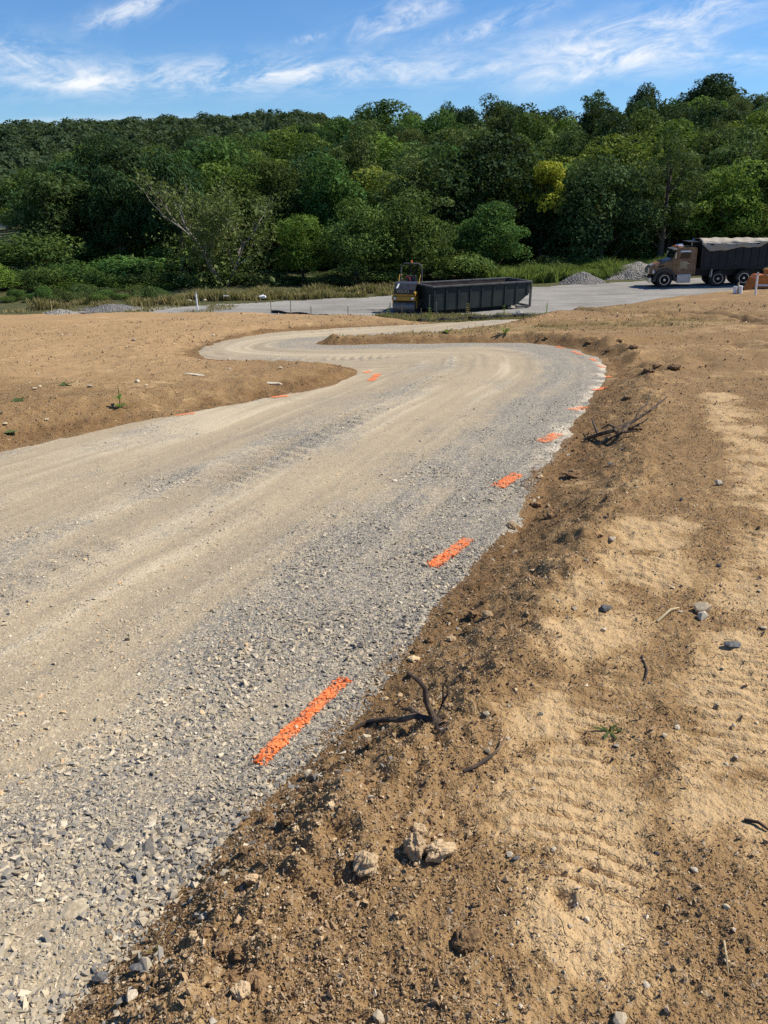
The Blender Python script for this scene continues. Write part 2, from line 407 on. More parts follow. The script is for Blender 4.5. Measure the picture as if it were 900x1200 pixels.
def stone_mat(name='gravel_stone', stops=None):
    t = NT(name); r = t.attr('rnd'); p = t.pos()
    c = t.ramp(r, stops or [(0,(.09,.09,.092)),(.12,(.15,.149,.148)),(.26,(.225,.215,.195)),(.42,(.32,.28,.215)),(.64,(.40,.335,.235)),(.82,(.51,.42,.28)),(.95,(.64,.56,.42)),(1,(.58,.38,.19))])
    n = t.noise(p, 70, 3, .6)
    c = t.mix(t.math('ADD', .12, t.math('MULTIPLY', t.mr(n, .35, .75), .5)), c, t.mix(.6, c, (.46,.36,.215)))
    return t.out(c, .8, .3, bump=n, bstr=.35, bdist=.004)
def rock_mat(name, a, b):
    t = NT(name); p = t.pos(); n = t.noise(p, 30, 6, .65); n2 = t.noise(p, 9, 4)
    oi = t.n('ShaderNodeObjectInfo').outputs['Random']
    c = t.mix(t.mr(n2, .3, .7), a, b); c = t.mix(t.math('MULTIPLY', t.mr(n, .5, .75), .5), c, tuple(x*.5 for x in a))
    hs = t.n('ShaderNodeHueSaturation', {'Color': c, 'Value': t.math('ADD', .75, t.math('MULTIPLY', oi, .5))})
    return t.out(hs.outputs[0], .9, .2, bump=n, bstr=.4, bdist=.006)
def paint_mat(alpha):
    t = NT('orange_marking_paint' if alpha else 'orange_painted_stone'); p = t.pos(); n = t.noise(p, 85, 4, .75); n2 = t.noise(p, 14, 4, .6)
    c = t.mix(t.mr(n, .35, .7), (.88,.17,.035), (.92,.30,.11))
    m = t.out(c, .75, .2, bump=n, bstr=.6, bdist=.01)
    if alpha:
        e = t.attr('cover'); a = t.math('ADD', e, t.math('MULTIPLY', t.math('SUBTRACT', n, .5), 2.4)); a = t.math('ADD', a, t.math('MULTIPLY', t.math('SUBTRACT', n2, .5), 1.0))
        t.t.links.new(t.mr(a, .40, .60), t.p.inputs['Alpha'])
    return m
def leaf_mat(name, dark, light, trans=.28, var=.6, hue=.05):
    t = NT(name); a = t.attr('tint'); oi = t.n('ShaderNodeObjectInfo').outputs['Random']
    c = t.mix(a, dark, light)
    hs = t.n('ShaderNodeHueSaturation', {'Color': c, 'Value': t.math('ADD', 1-var/2, t.math('MULTIPLY', oi, var)),
             'Hue': t.math('ADD', .5-hue/2, t.math('MULTIPLY', t.math('FRACT', t.math('MULTIPLY', oi, 7.3)), hue)), 'Saturation': .95})
    p = t.n('ShaderNodeBsdfPrincipled', {'Base Color': hs.outputs[0], 'Roughness': .75, 'Specular IOR Level': .08})
    tr = t.n('ShaderNodeBsdfTranslucent', {'Color': t.mix(.5, hs.outputs[0], (.16,.20,.02))})
    mx = t.n('ShaderNodeMixShader', {0: trans, 1: p.outputs[0], 2: tr.outputs[0]})
    t.n('ShaderNodeOutputMaterial', {'Surface': mx.outputs[0]}); return t.m
M = {}
M['soil'] = soil_mat(); M['road'] = road_mat(); M['yard'] = yard_mat(); M['stone'] = stone_mat()
M['crumb'] = stone_mat('soil_crumb', [(0,(.17,.10,.05)),(.35,(.28,.175,.088)),(.7,(.42,.28,.145)),(.92,(.56,.40,.23)),(1,(.62,.52,.38))])
M['clod'] = rock_mat('dry_clod', (.46,.32,.175), (.64,.47,.275)); M['darkclod'] = rock_mat('moist_clod', (.15,.09,.042), (.30,.185,.09))
M['rock_tan'] = rock_mat('tan_rock', (.42,.33,.21), (.62,.52,.36)); M['rock_gray'] = rock_mat('slate_rock', (.075,.073,.071), (.18,.172,.165)); M['rock_pale'] = rock_mat('pale_rock', (.40,.335,.24), (.58,.50,.38))
M['paint'] = paint_mat(True); M['paintstone'] = paint_mat(False)
M['bark'] = simple('bark', (.10,.08,.06), .9, scale=8); M['palebark'] = simple('weathered_bark', (.22,.20,.17), .9, scale=8); M['deadwood'] = simple('dead_wood', (.055,.038,.028), .9, scale=30, dirt=(.26,.165,.085), dirt_amt=.7); M['straw'] = simple('dry_stalk', (.42,.33,.19), .9)
M['leaf'] = {
 'dark': leaf_mat('leaf_dark', (.019,.046,.016), (.062,.115,.034), .16),
 'mid': leaf_mat('leaf_mid', (.040,.085,.017), (.125,.21,.04), .22),
 'yell': leaf_mat('leaf_yellowgreen', (.085,.145,.015), (.25,.33,.05), .3),
 'lime': leaf_mat('leaf_lime', (.26,.28,.012), (.62,.62,.05), .35, var=.1, hue=.0),
 'olive': leaf_mat('leaf_olive', (.05,.085,.022), (.145,.195,.055), .22),
 'bright': leaf_mat('leaf_bright', (.055,.115,.012), (.20,.31,.045), .3),
 'grass': leaf_mat('grass_blade', (.13,.13,.04), (.46,.36,.16), .35, var=0, hue=0),
 'weed': leaf_mat('weed_leaf', (.10,.17,.028), (.30,.38,.09), .35, var=.2),
 'far': leaf_mat('leaf_far', (.032,.06,.027), (.075,.11,.045), .2, var=0, hue=0)}

# ------------------------------------------------------------------ ground and road sheets
fine_a = np.linspace(R(-46), R(46), 600); coarse = np.linspace(R(46), R(360-46), 90)[1:-1]
ANG = np.concatenate([fine_a, coarse])
rr1 = np.exp(np.arange(math.log(.55), math.log(32), .0052)); rr2 = np.exp(np.arange(math.log(32)+.02, math.log(760), .03))
RAD = np.concatenate([[.12,.25,.4], rr1, rr2])
na, nr = len(ANG), len(RAD)
GX = (RAD[:, None]*np.sin(ANG)[None]).ravel(); GY = (RAD[:, None]*np.cos(ANG)[None]).ravel()
FG = fields(GX, GY)
i0 = (np.arange(nr-1)[:, None]*na+np.arange(na)[None]).ravel(); i1 = (np.arange(nr-1)[:, None]*na+(np.arange(na)[None]+1) % na).ravel()
QUADS = np.stack([i0, i1, i1+na, i0+na], 1)[:, ::-1]
GH = h_ground(GX, GY, FG)
GH = np.where(GY < -1, np.maximum(GH, -60), GH)
u = GX/np.maximum(GY, 1)
lite = lite_mask(GX, GY, FG); moist = moist_mask(GX, GY, FG)*(GY < 30)
yc = np.interp(GX, CX, CY)
p1, p2 = hit(330, 400), hit(640, 396)
gr = np.exp(-((GY-17.3)/1.1)**2)*sst(-3, 0, GX)*(1-sst(6, 8, GX))*(FG['s'] > .15)*.9
gr = gr+.35*np.exp(-((GX-9.5)/1.6)**2-((GY-14.5)/1.2)**2)+.45*sst(20, 23, GY)*(1-sst(28, 30, GY))*(GX > 1)*(GX < 9)
gr = gr+.25*np.exp(-((GX+4)/1.2)**2-((GY-10)/1.0)**2)
veg = sst(9, 12.5, GY-yc)
lawn = sst(-.46, -.485, u)*sst(118, 124, GY)*(1-sst(185, 190, GY))
orange = sst(-1, -3.5, GX)*sst(9, 12, GY)*(FG['s'] > .2)+.55*sst(19, 23, GY)*sst(.2, 1.0, FG['s'])*(GX < 2)
orange = np.clip(orange, 0, 1)
attrs = {'lite': ('POINT', lite), 'moist': ('POINT', moist), 'green': ('POINT', np.clip(gr, 0, 1)), 'veg': ('POINT', veg), 'lawn': ('POINT', lawn), 'orange': ('POINT', orange)}
V = np.stack([GX, GY, GH], 1)
tri = np.array([list(range(na-1, -1, -1))])
ground = mesh_np('ground', V, QUADS, M['soil'], smooth=True, attrs=attrs); tag(ground, kind='structure')
m = (FG['s'] < .3) & (RAD.repeat(na) < 34)
qm = m[QUADS].all(1)
q = QUADS[qm]; used = np.unique(q); remap = np.full(len(GX), -1); remap[used] = np.arange(len(used))
fx = {k: v[used] for k, v in FG.items()}; rx, ry = GX[used], GY[used]
rh = h_road(rx, ry, fx)
edge = np.exp(-((fx['s']+.07)/.09)**2)*fx['right']*sst(5.5, 6.5, ry)*(1-sst(11, 13, ry))
road = mesh_np('gravel_road', np.stack([rx, ry, rh], 1), remap[q], M['road'], smooth=True,
    attrs={'gray': ('POINT', gray_mask(rx, ry, fx)), 'edge': ('POINT', edge), 'streak': ('POINT', streak(rx, ry, fx)), 'far': ('POINT', np.clip(ry/12, 0, 1))}); tag(road, kind='structure')
# yard sheet
yx, yy = np.meshgrid(np.linspace(-24, 60, 169), np.linspace(33, 66, 133)); yx, yy = yx.ravel(), yy.ravel()
yfar = np.interp(yx, [-24,-18,-12,-3,2,12,25,60], [46,47.5,49,52.5,55,60,62,64])+.6*pn(yx*.4, yx*.1+3, 3)+.4*pn(yx*1.7, yx*.1+3, 3)
ynear = np.interp(yx, [-24,-16,-9,-2,.5,6,9,14,25,60], [47,46,44,44,43.5,44,40,40,42,44])+.5*pn(yx*.9, yx*.1+9, 3)
ok = (yy < yfar) & (yy > ynear)
Q = np.array([[a*169+b, a*169+b+1, (a+1)*169+b+1, (a+1)*169+b] for a in range(132) for b in range(168)])
Q = Q[ok[Q].all(1)]; used = np.unique(Q); rm = np.full(len(yx), -1); rm[used] = np.arange(len(used))
yd = mesh_np('gravel_yard', np.stack([yx, yy, macro(yx, yy)+.055+.03*fbm(yx*.5, yy*.5, 3, 90)], 1)[used], rm[Q], M['yard'], smooth=True); tag(yd, kind='structure')

def gz(x, y):
    x = np.atleast_1d(np.array(x, float)); y = np.atleast_1d(np.array(y, float)); f = fields(x, y)
    return np.where(f['s'] < 0, np.maximum(h_road(x, y, f), h_ground(x, y, f)), h_ground(x, y, f))
def at(px, py, lift=0.0):
    """the place on the real surface seen at a spot of the photograph"""
    d = ray(px, py); t0 = np.linalg.norm(hit(px, py))/np.linalg.norm(d[:2])
    ts = np.linspace(t0*.75, t0*1.12, 240); z = gz(d[0]*ts, d[1]*ts)
    below = EYE+d[2]*ts <= z
    k = int(np.argmax(below)) if below.any() else 160
    t = ts[k]; return Vector((d[0]*t, d[1]*t, float(z[k])+lift))

# ------------------------------------------------------------------ loose gravel, crumbs
def hull(npts, seed, flat=.6, irr=.35):
    r = np.random.default_rng(seed); bm = bmesh.new()
    for k in range(npts):
        v = r.normal(size=3); v /= np.linalg.norm(v); v *= 1-irr*r.random()
        bm.verts.new((v[0]*.5, v[1]*.5*r.uniform(.7, 1), v[2]*.5*flat))
    res = bmesh.ops.convex_hull(bm, input=bm.verts)
    bmesh.ops.delete(bm, geom=[e for e in bm.verts if not e.link_faces], context='VERTS')
    bmesh.ops.triangulate(bm, faces=bm.faces); bmesh.ops.recalc_face_normals(bm, faces=bm.faces)
    bm.verts.index_update(); V = np.array([v.co[:] for v in bm.verts]); Fc = np.array([[v.index for v in f.verts] for f in bm.faces]); bm.free(); return V, Fc
def chip(seed, flat):
    r = np.random.default_rng(seed); bm = bmesh.new()
    for sx_ in (-1, 1):
        for sy_ in (-1, 1):
            for sz_ in (-1, 1):
                if r.random() < .12: continue
                bm.verts.new(((sx_*.42+r.normal()*.11)*(1 if sz_ < 0 else r.uniform(.78, 1.1)), (sy_*.33+r.normal()*.10)*(1 if sz_ < 0 else r.uniform(.78, 1.1)), (sz_*.4+r.normal()*.11)*flat))
    if r.random() < .6: bm.verts.new((r.choice((-1, 1))*.6, r.normal()*.15, r.normal()*.1*flat))
    bmesh.ops.convex_hull(bm, input=bm.verts); bmesh.ops.delete(bm, geom=[e for e in bm.verts if not e.link_faces], context='VERTS')
    bmesh.ops.triangulate(bm, faces=bm.faces); bmesh.ops.recalc_face_normals(bm, faces=bm.faces)
    bm.verts.index_update(); V = np.array([v.co[:] for v in bm.verts]); Fc = np.array([[v.index for v in f.verts] for f in bm.faces]); bm.free(); return V, Fc
PROTO = [chip(100+k, random.uniform(.35, .7)) for k in range(28)]
CRUMB = [hull(7, 300+k, .85, .4) for k in range(16)]
def scatter(name, mat, protos, P, size, rnd, tilt=.5, sink=.2):
    Vs, Fs, Rs = [], [], []; base = 0
    which = rng.integers(0, len(protos), len(P))
    for k, (pv, pf) in enumerate(protos):
        I = np.where(which == k)[0]; n = len(I)
        if not n: continue
        a = rng.uniform(0, 2*np.pi, n); b = rng.normal(0, tilt, n); c = rng.normal(0, tilt, n)
        ca, sa, cb, sb, cc, sc = np.cos(a), np.sin(a), np.cos(b), np.sin(b), np.cos(c), np.sin(c)
        v = np.repeat(pv[None], n, 0)*size[I][:, None, None]
        v = v*np.stack([rng.uniform(.8, 1.5, n), rng.uniform(.65, 1.05, n), rng.uniform(.6, 1.1, n)], 1)[:, None]
        x, y, z = v[..., 0], v[..., 1], v[..., 2]
        y, z = y*cb[:, None]-z*sb[:, None], y*sb[:, None]+z*cb[:, None]
        x, z = x*cc[:, None]-z*sc[:, None], x*sc[:, None]+z*cc[:, None]
        x, y = x*ca[:, None]-y*sa[:, None], x*sa[:, None]+y*ca[:, None]
        z = z-z.min(1)[:, None]-(sink*size[I])[:, None]
        v = np.stack([x+P[I, 0][:, None], y+P[I, 1][:, None], z+P[I, 2][:, None]], -1).reshape(-1, 3)
        f = (pf[None]+(np.arange(n)*len(pv))[:, None, None]).reshape(-1, 3)+base
        base += len(v); Vs.append(v); Fs.append(f); Rs.append(np.repeat(rnd[I], len(pf)))
    return mesh_np(name, np.concatenate(Vs), np.concatenate(Fs), mat, attrs={'rnd': ('FACE', np.concatenate(Rs))})
MARKS = [  # two ends in the photograph, width in metres, cover
 ((306,892),(402,799),.062,.95),((507,664),(549,631),.085,.85),((583,571),(606,556),.11,.8),((634,519),(654,509),.13,.7),
 ((669,481),(686,477),.16,.25),((697,457.5),(710,454.5),.12,.55),((709,442.6),(718,441),.11,.4),((701,428.6),(708,430.7),.10,.4),((692,420.5),(698,424),.10,.35),((671,412),(682,416.4),.10,.35),((652,406.3),(660,408.6),.10,.3),
 ((206,488.5),(228,486),.13,.6),((316,466.5),(337,464),.14,.6),((426,436.5),(435,434.2),.10,.55),((434,446),(443,437),.13,.6)]
MW = []
for a, b, w, cov in MARKS:
    MW.append((hit(*a), hit(*b), w, cov))
def in_mark(x, y, a, b, w):
    d = b-a; L = np.linalg.norm(d); d = d/L; n = np.array([-d[1], d[0]])
    al = (x-a[0])*d[0]+(y-a[1])*d[1]; ac = (x-a[0])*n[0]+(y-a[1])*n[1]
    return (al > -.02) & (al < L+.02) & (np.abs(ac) < w/2)
N = 950000
rad = 1.0+10.5*rng.random(N)**1.9; an = rng.uniform(R(-42), R(40), N)
x, y = rad*np.sin(an), rad*np.cos(an); f = fields(x, y)
g = gray_mask(x, y, f)+.25*np.exp(-((f['s']+.05)/.12)**2)
keep = (f['s'] < .03) & (rng.random(N) < np.clip(np.where(f['dR'] > .95, .42, .12)+.85*np.clip(g, 0, 1)**1.2, 0, 1)*(1-.6*sst(4, 12, rad)))
ed = (f['s'] >= .03) & (f['s'] < .45) & (rng.random(N) < .08*np.exp(-f['s']/.12))
keep |= ed
x, y, rad = x[keep], y[keep], rad[keep]; f = {k: v[keep] for k, v in f.items()}; g = g[keep]
z = np.where(f['s'] < 0, np.maximum(h_road(x, y, f), h_ground(x, y, f)), h_ground(x, y, f))
n = len(x)
sz = np.exp(rng.normal(math.log(.0056), .60, n))*(.70+.52*np.clip(g, 0, 1)); sz = np.clip(sz, .003, .023)*np.clip(1.1-rad/30, .8, 1.1)*np.clip(.8+.5*fbm(x*1.7, y*1.7, 2, 181)+.25*(rad < 3), .6, 1.3)
big = rng.random(n) < .018; sz[big] *= 1.35
patch = fbm(x*.8+9, y*.8, 3, 180); rnd = np.clip(rng.random(n)**(.7+.45*g)*(1-.35*(1-g))+.34*(1-g)+.05-.28*np.clip(patch, 0, 1)*g-.13*np.exp(-(f['dR']/.55)**2), 0, 1)
P = np.stack([x, y, z], 1)
pm = np.zeros(n, int)-1
for k in range(4):
    a, b, w, cov = MW[k]; pm[in_mark(x, y, a, b, w*(1.05 if k else 1)) & (rng.random(n) < [.42,.38,.35,.3][k])] = k
gravel = scatter('loose_gravel', M['stone'], PROTO, P[pm < 0], sz[pm < 0], rnd[pm < 0], tilt=.26, sink=.30); tag(gravel, kind='stuff')
print('stones', n)
# paint marks
mlab = ['longest orange paint dash, nearest one, beside the dark root stump','second orange dash up the right road edge from the root stump',
 'short orange dash third along the right gravel edge, above the second','bright orange blotch beside the pale edge strip, left of the dead branch',
 'faint smudged orange patch on the bend, next above the blotch by the pale strip','orange patch on the bend just below the outermost point of the gravel edge',
 'orange spot at the outermost point of the bend in the road','small orange spot just past the outermost point of the bend','thin orange spot between bend tip and cut bank ruts',
 'slim orange dash at the foot of the far bank, before the bend tip','farthest faint orange dash along the foot of the grassy berm',
 'orange dash on the left road edge, closest to the lower left of the mound','orange dash on the left road edge midway along the mound foot','orange fleck off the tip of the left soil mound, upper of two','orange streak off the tip of the left soil mound, lower of two']
for k, (a, b, w, cov) in enumerate(MW):
    d = b-a; L = np.linalg.norm(d); d = d/L; nv = np.array([-d[1], d[0]])
    nu, nw = max(12, int(L/.02)), 15
    U, W_ = np.meshgrid(np.linspace(-.12*w-.02, L+.12*w+.02, nu), np.linspace(-.75*w, .75*w, nw))
    cx = (a[0]+d[0]*U+nv[0]*W_).ravel(); cy = (a[1]+d[1]*U+nv[1]*W_).ravel(); ff = fields(cx, cy)
    cz = np.maximum(h_road(cx, cy, ff), h_ground(cx, cy, ff))+.007
    e = np.clip(1.35-(np.abs(W_.ravel())/(w/2))**2*.9, 0, 1)*np.clip((np.minimum(U.ravel(), L-U.ravel())+.03)/.05, 0, 1)
    cover = np.minimum(e, .9)*(.50+.12*cov)-.12*(1-cov)+.09*(k > 3)
    Fq = np.array([[i*nu+j, i*nu+j+1, (i+1)*nu+j+1, (i+1)*nu+j] for i in range(nw-1) for j in range(nu-1)])
    o = mesh_np('paint_mark', np.stack([cx, cy, cz], 1), Fq, M['paint'], smooth=True, attrs={'cover': ('POINT', cover)})
    tag(o, mlab[k], 'paint mark', 'orange survey paint marks along the gravel road')
    if k < 4 and (pm == k).any():
        s_ = scatter('painted_stones', M['paintstone'], PROTO, P[pm == k]+np.array([0,0,.0015]), sz[pm == k]*1.02, rnd[pm == k]); s_.parent = o; s_['kind'] = 'stuff'
# soil crumbs
N = 360000
rad = .9+9.5*rng.random(N)**1.6; an = rng.uniform(R(-40), R(42), N)
x, y = rad*np.sin(an), rad*np.cos(an); f = fields(x, y); lt = lite_mask(x, y, f); cl = fbm(x*2.5, y*2.5, 3, 95)
keep = (f['s'] > .02) & (rng.random(N) < np.clip(.95-1.0*lt+.6*cl+.3*np.exp(-(f['s']/.5)**2), .08, 1))
x, y, rad, lt = x[keep], y[keep], rad[keep], lt[keep]; f = {k: v[keep] for k, v in f.items()}; z = h_ground(x, y, f); n = len(x)
mo = moist_mask(x, y, f)
sz = np.exp(rng.normal(math.log(.0052), .5, n)); sz *= 1+.35*np.exp(-((f['s']-.4)/.3)**2)*f['right']; sz = np.clip(sz, .003, .035)*np.clip(.8+rad/9, 1, 1.6)
rnd = np.clip(rng.random(n)**1.7*(1-.7*mo)+.15*lt, 0, 1)
crumbs = scatter('soil_crumbs', M['crumb'], CRUMB, np.stack([x, y, z], 1), sz, rnd, tilt=.8, sink=.12); tag(crumbs, kind='stuff')
N = 90000
rad = 8.0+18*rng.random(N)**1.3; an = rng.uniform(R(-34), R(34), N)
x, y = rad*np.sin(an), rad*np.cos(an); f = fields(x, y); lt = lite_mask(x, y, f); cl = fbm(x*1.1, y*1.1, 3, 97)
keep = (f['s'] > .05) & (rng.random(N) < np.clip(.5-.4*lt+.9*cl+.3*np.exp(-(f['s']/.6)**2), .05, 1))
x, y, rad, lt = x[keep], y[keep], rad[keep], lt[keep]; f = {k: v[keep] for k, v in f.items()}; n2_ = len(x)
sz = np.clip(np.exp(rng.normal(math.log(.016), .5, n2_)), .008, .07)*np.clip(rad/12, .8, 1.6)
far_c = scatter('scattered_soil', M['crumb'], CRUMB, np.stack([x, y, h_ground(x, y, f)], 1), sz, np.clip(rng.random(n2_)**1.6*(1-.6*moist_mask(x, y, f))+.1*lt, 0, 1), tilt=.8, sink=.2); tag(far_c, kind='stuff')
print('crumbs', n, n2_)

# ------------------------------------------------------------------ single rocks, clods, sticks
def rock_mesh(seed, flat=.6, npts=16, bev=.06):
    r = np.random.default_rng(seed); bm = bmesh.new()
    for k in range(npts):
        v = r.normal(size=3); v /= np.linalg.norm(v); v *= 1-.3*r.random(); bm.verts.new((v[0]*.5, v[1]*.42, v[2]*.5*flat))
    bmesh.ops.convex_hull(bm, input=bm.verts); bmesh.ops.delete(bm, geom=[e for e in bm.verts if not e.link_faces], context='VERTS')
    bmesh.ops.bevel(bm, geom=bm.edges[:], offset=bev*.5, segments=2, profile=.6, affect='EDGES')
    bmesh.ops.recalc_face_normals(bm, faces=bm.faces)
    me = bpy.data.meshes.new('stone'); bm.to_mesh(me); bm.free(); return me
def clod_mesh(seed, amp=.30):
    bm = bmesh.new(); bmesh.ops.create_icosphere(bm, subdivisions=5, radius=.5)
    P_ = np.array([v.co[:] for v in bm.verts]); s_ = seed*7.7
    d = amp*(fbm(P_[:, 0]*2.6+s_, P_[:, 1]*2.6+P_[:, 2]*1.9, 4, seed, .55)+.6*fbm(P_[:, 2]*3.1+s_, P_[:, 0]*3.1-P_[:, 1]*2.1, 4, seed+5, .5))
    for v, q_ in zip(bm.verts, d): v.co *= 1+float(q_)
    for v in bm.verts: v.co.z *= .75
    me = bpy.data.meshes.new('clod'); bm.to_mesh(me); bm.free(); return me
ROCKS = [rock_mesh(k, [.35,.6,.5,.7,.28,.55][k % 6]) for k in range(10)]; CLODS = [clod_mesh(k+1) for k in range(6)]
def lay(name, me, mat, px, py, size, label, cat, group=None, sx=1, sy=1, sz_=1, rz=None, sink=.25, tilt=.15):
    me2 = me
    if me.materials and me.materials[0] != mat or not me.materials:
        me2 = bpy.data.meshes.get(me.name+mat.name) or me.copy(); me2.name = me.name+mat.name
        if not me2.materials: me2.materials.append(mat)
        else: me2.materials[0] = mat
    o = bpy.data.objects.new(name, me2); COL.objects.link(o)
    p = at(px, py); o.location = p+Vector((0, 0, size*sz_*.3*(1-2*sink)))
    o.rotation_euler = (random.uniform(-tilt, tilt), random.uniform(-tilt, tilt), random.uniform(0, 6.3) if rz is None else rz); o.scale = (size*sx, size*sy, size*sz_)
    return tag(o, label, cat, group)
lay('rock', ROCKS[1], M['rock_tan'], 361, 909, .05, 'blocky tan rock at the gravel edge below the long orange dash', 'rock')
lay('rock', ROCKS[4], M['rock_gray'], 164, 1134, .055, 'dark slate chip on brown soil near the lower left corner', 'rock')
lay('rock', ROCKS[0], M['rock_pale'], 153, 1169, .05, 'pale grey flat chip just below a dark slate chip', 'rock')
lay('rock', ROCKS[2], M['rock_tan'], 92, 1066, .10, 'large pale rock half buried in the dusty gravel at lower left', 'rock', sink=.45, sz_=.6)
lay('rock', ROCKS[3], M['rock_gray'], 118, 1148, .055, 'dark grey wedge stone standing in soil at lower left', 'rock', tilt=.6)
lay('rock', ROCKS[5], M['rock_pale'], 239, 1075, .035, 'rounded cream pebble on the dark soil bank at lower left', 'rock')
lay('rock', ROCKS[1], M['rock_tan'], 824, 717, .115, 'tan rock at right, upper and larger of a touching pair', 'rock', rz=.2, sy=.7)
lay('rock', ROCKS[3], M['rock_pale'], 823, 725, .075, 'cream rock at right, lower and smaller of a touching pair', 'rock', rz=1.2, sy=.8)
lay('rock', ROCKS[4], M['rock_gray'], 858, 757, .085, 'black flat stone at right, below the touching pair of rocks', 'rock', rz=.1)
lay('rock', ROCKS[0], M['rock_gray'], 711, 716, .08, 'black flat stone on light soil, left of the touching pair', 'rock', rz=.1)
lay('rock', ROCKS[0], M['rock_pale'], 718, 634, .07, 'whitish stone on brown soil uphill from the black flat stone', 'rock')
lay('rock', ROCKS[4], M['rock_pale'], 230, 440, .42, 'long flat pale slab lying on the left soil mound', 'rock', sy=.35, sz_=.25, rz=-.1)
lay('rock', ROCKS[1], M['rock_pale'], 322, 451, .30, 'short pale slab near the tip of the left soil mound', 'rock', sy=.4, sz_=.3, rz=.1)
lay('rock', ROCKS[3], M['rock_pale'], 842, 568, .08, 'pale stone right of the dead branch on dry soil', 'rock')
lay('rock', ROCKS[2], M['rock_tan'], 443, 1194, .035, 'small tan rock at the bottom edge of the picture', 'rock')
lay('rock', ROCKS[2], M['rock_tan'], 726, 1196, .04, 'tan rock cut by the bottom edge, right of centre', 'rock')
lay('dirt_clod', CLODS[0], M['clod'], 486, 1001, .068, 'biggest pale dirt clod casting a deep shadow on bare soil', 'dirt clod', sx=.8, sz_=1.35, rz=.4, sink=.1)
lay('dirt_clod', CLODS[1], M['clod'], 515, 1003, .075, 'lumpy pale dirt clod touching the right of the biggest clod', 'dirt clod', sy=.6, sz_=.95, rz=.5, sink=.15)
lay('dirt_clod', CLODS[2], M['clod'], 429, 1016, .058, 'peaked dirt clod left of the biggest clod', 'dirt clod', sz_=1.2)
lay('dirt_clod', CLODS[3], M['clod'], 491, 975, .036, 'small dirt clod just above the biggest clod', 'dirt clod', sz_=1.1)
lay('dirt_clod', CLODS[4], M['darkclod'], 546, 1106, .06, 'brown dirt clod alone below the big pale clods', 'dirt clod', sz_=.9)
lay('dirt_clod', CLODS[5], M['darkclod'], 672, 558, .13, 'brown dirt clod on the bank between road and dead branch', 'dirt clod', sz_=.6)
for k in range(46):      # lumps along the thrown-up ridge by the road
    base = [(232,1080),(262,1130),(300,1010),(285,1170),(330,985),(370,930),(395,905),(410,880),(455,835),(480,800),(500,775),(530,745),(555,700),(590,660),(620,610),(645,575)][k % 16]
    px, py = base[0]+random.uniform(-24, 26), base[1]+random.uniform(-24, 24)
    p = hit(px, py); dist = np.linalg.norm(p)
    lay('dirt_clod', CLODS[k % 6], M['darkclod'] if k % 3 else M['clod'], px, py, random.uniform(.018, .045)*min(2, 1+max(0, dist-2.4)*.25), 'small lump of brown soil on the loose ridge beside the gravel edge', 'dirt clod', 'soil lumps along the right road edge', sz_=random.uniform(.7, 1.1), tilt=.5)
for k in range(70):
    px, py = random.uniform(470, 900), random.uniform(520, 1190)
    if px < 640 and py < 900-(px-470)*1.2: continue
    p = hit(px, py); dist = np.linalg.norm(p)
    mt = random.choice(('rock_tan','rock_pale','rock_gray','rock_tan','rock_pale'))
    lay('loose_stone', ROCKS[k % 10], M[mt], px, py, random.uniform(.010, .024)*(.7+dist*.25), 'small loose stone scattered on the bare soil right of the road', 'stone', 'small stones on the bare soil')
for k in range(26):
    px, py = random.uniform(5, 400), random.uniform(385, 500)
    if py > 520-px*.22: continue
    lay('loose_stone', ROCKS[k % 10], M[random.choice(('rock_pale','rock_tan'))], px, py, random.uniform(.05, .12), 'small pale stone scattered on the left soil mound', 'stone', 'small stones on the left mound')
for k, (px, py, s_) in enumerate(((745,505,.5),(770,430,.45),(742,408,.5),(712,412,.35),(790,432,.6),(725,400,.4),(760,437,.5),(640,397,.3),(690,402,.4),(735,467,.3))):
    lay('dirt_clod', CLODS[k % 6], M['darkclod'], px, py, s_*.26, 'dark broken clod along the rutted cut bank outside the bend', 'dirt clod', 'clods along the cut bank', sx=1.1, sz_=.7)

def stick(name, pts, rad, mat, label, cat, twigs=(), parts=()):
    b = MB(); b.tube(pts, rad, 8)
    o = b.build(name, mat, None, True); tag(o, label, cat)
    for tp, tr in twigs: MB().tube(tp, tr, 6).build('twig', mat, o, True)
    return o
def pts_at(L): return [at(a, b)+Vector((0, 0, h)) for a, b, h in L]
# root stump
c = at(508, 848)
b = MB(); b.tube([c+Vector(v) for v in ((.012,-.004,-.05),(.006,0,-.012),(.0,.004,.012),(-.006,.006,.028),(-.010,.008,.036))], [.026,.024,.020,.013,.004], 11)
for k_ in range(9):
    a_ = k_*.7; b.tube([c+Vector((.018*math.cos(a_), .018*math.sin(a_), .0)), c+Vector((.045*math.cos(a_), .04*math.sin(a_), .004+.01*(k_ % 3))), c+Vector(((.06+.02*(k_ % 2))*math.cos(a_+.3), .06*math.sin(a_+.3), -.01))], [.006,.004,.002], 5)
st = b.build('root_stump', M['deadwood'], None, True); tag(st, 'dark torn root stump with a bent prong, half buried at the road edge', 'stump')
MB().tube([c+Vector(v) for v in ((-.005,0,.03),(-.025,.01,.08),(-.03,.015,.125),(-.05,.02,.15),(-.085,.03,.175))], [.011,.0095,.008,.008,.006], 8).build('prong', M['deadwood'], st, True)
MB().tube([c+Vector(v) for v in ((.01,0,.02),(.03,.02,.07),(.03,.03,.12),(.042,.03,.15))], [.006,.004,.0035,.002], 6).build('root', M['deadwood'], st, True)
MB().tube([c+Vector(v) for v in ((.03,.02,.07),(.045,.02,.10),(.04,.025,.13))], [.005,.004,.002], 6).build('root', M['deadwood'], st, True)
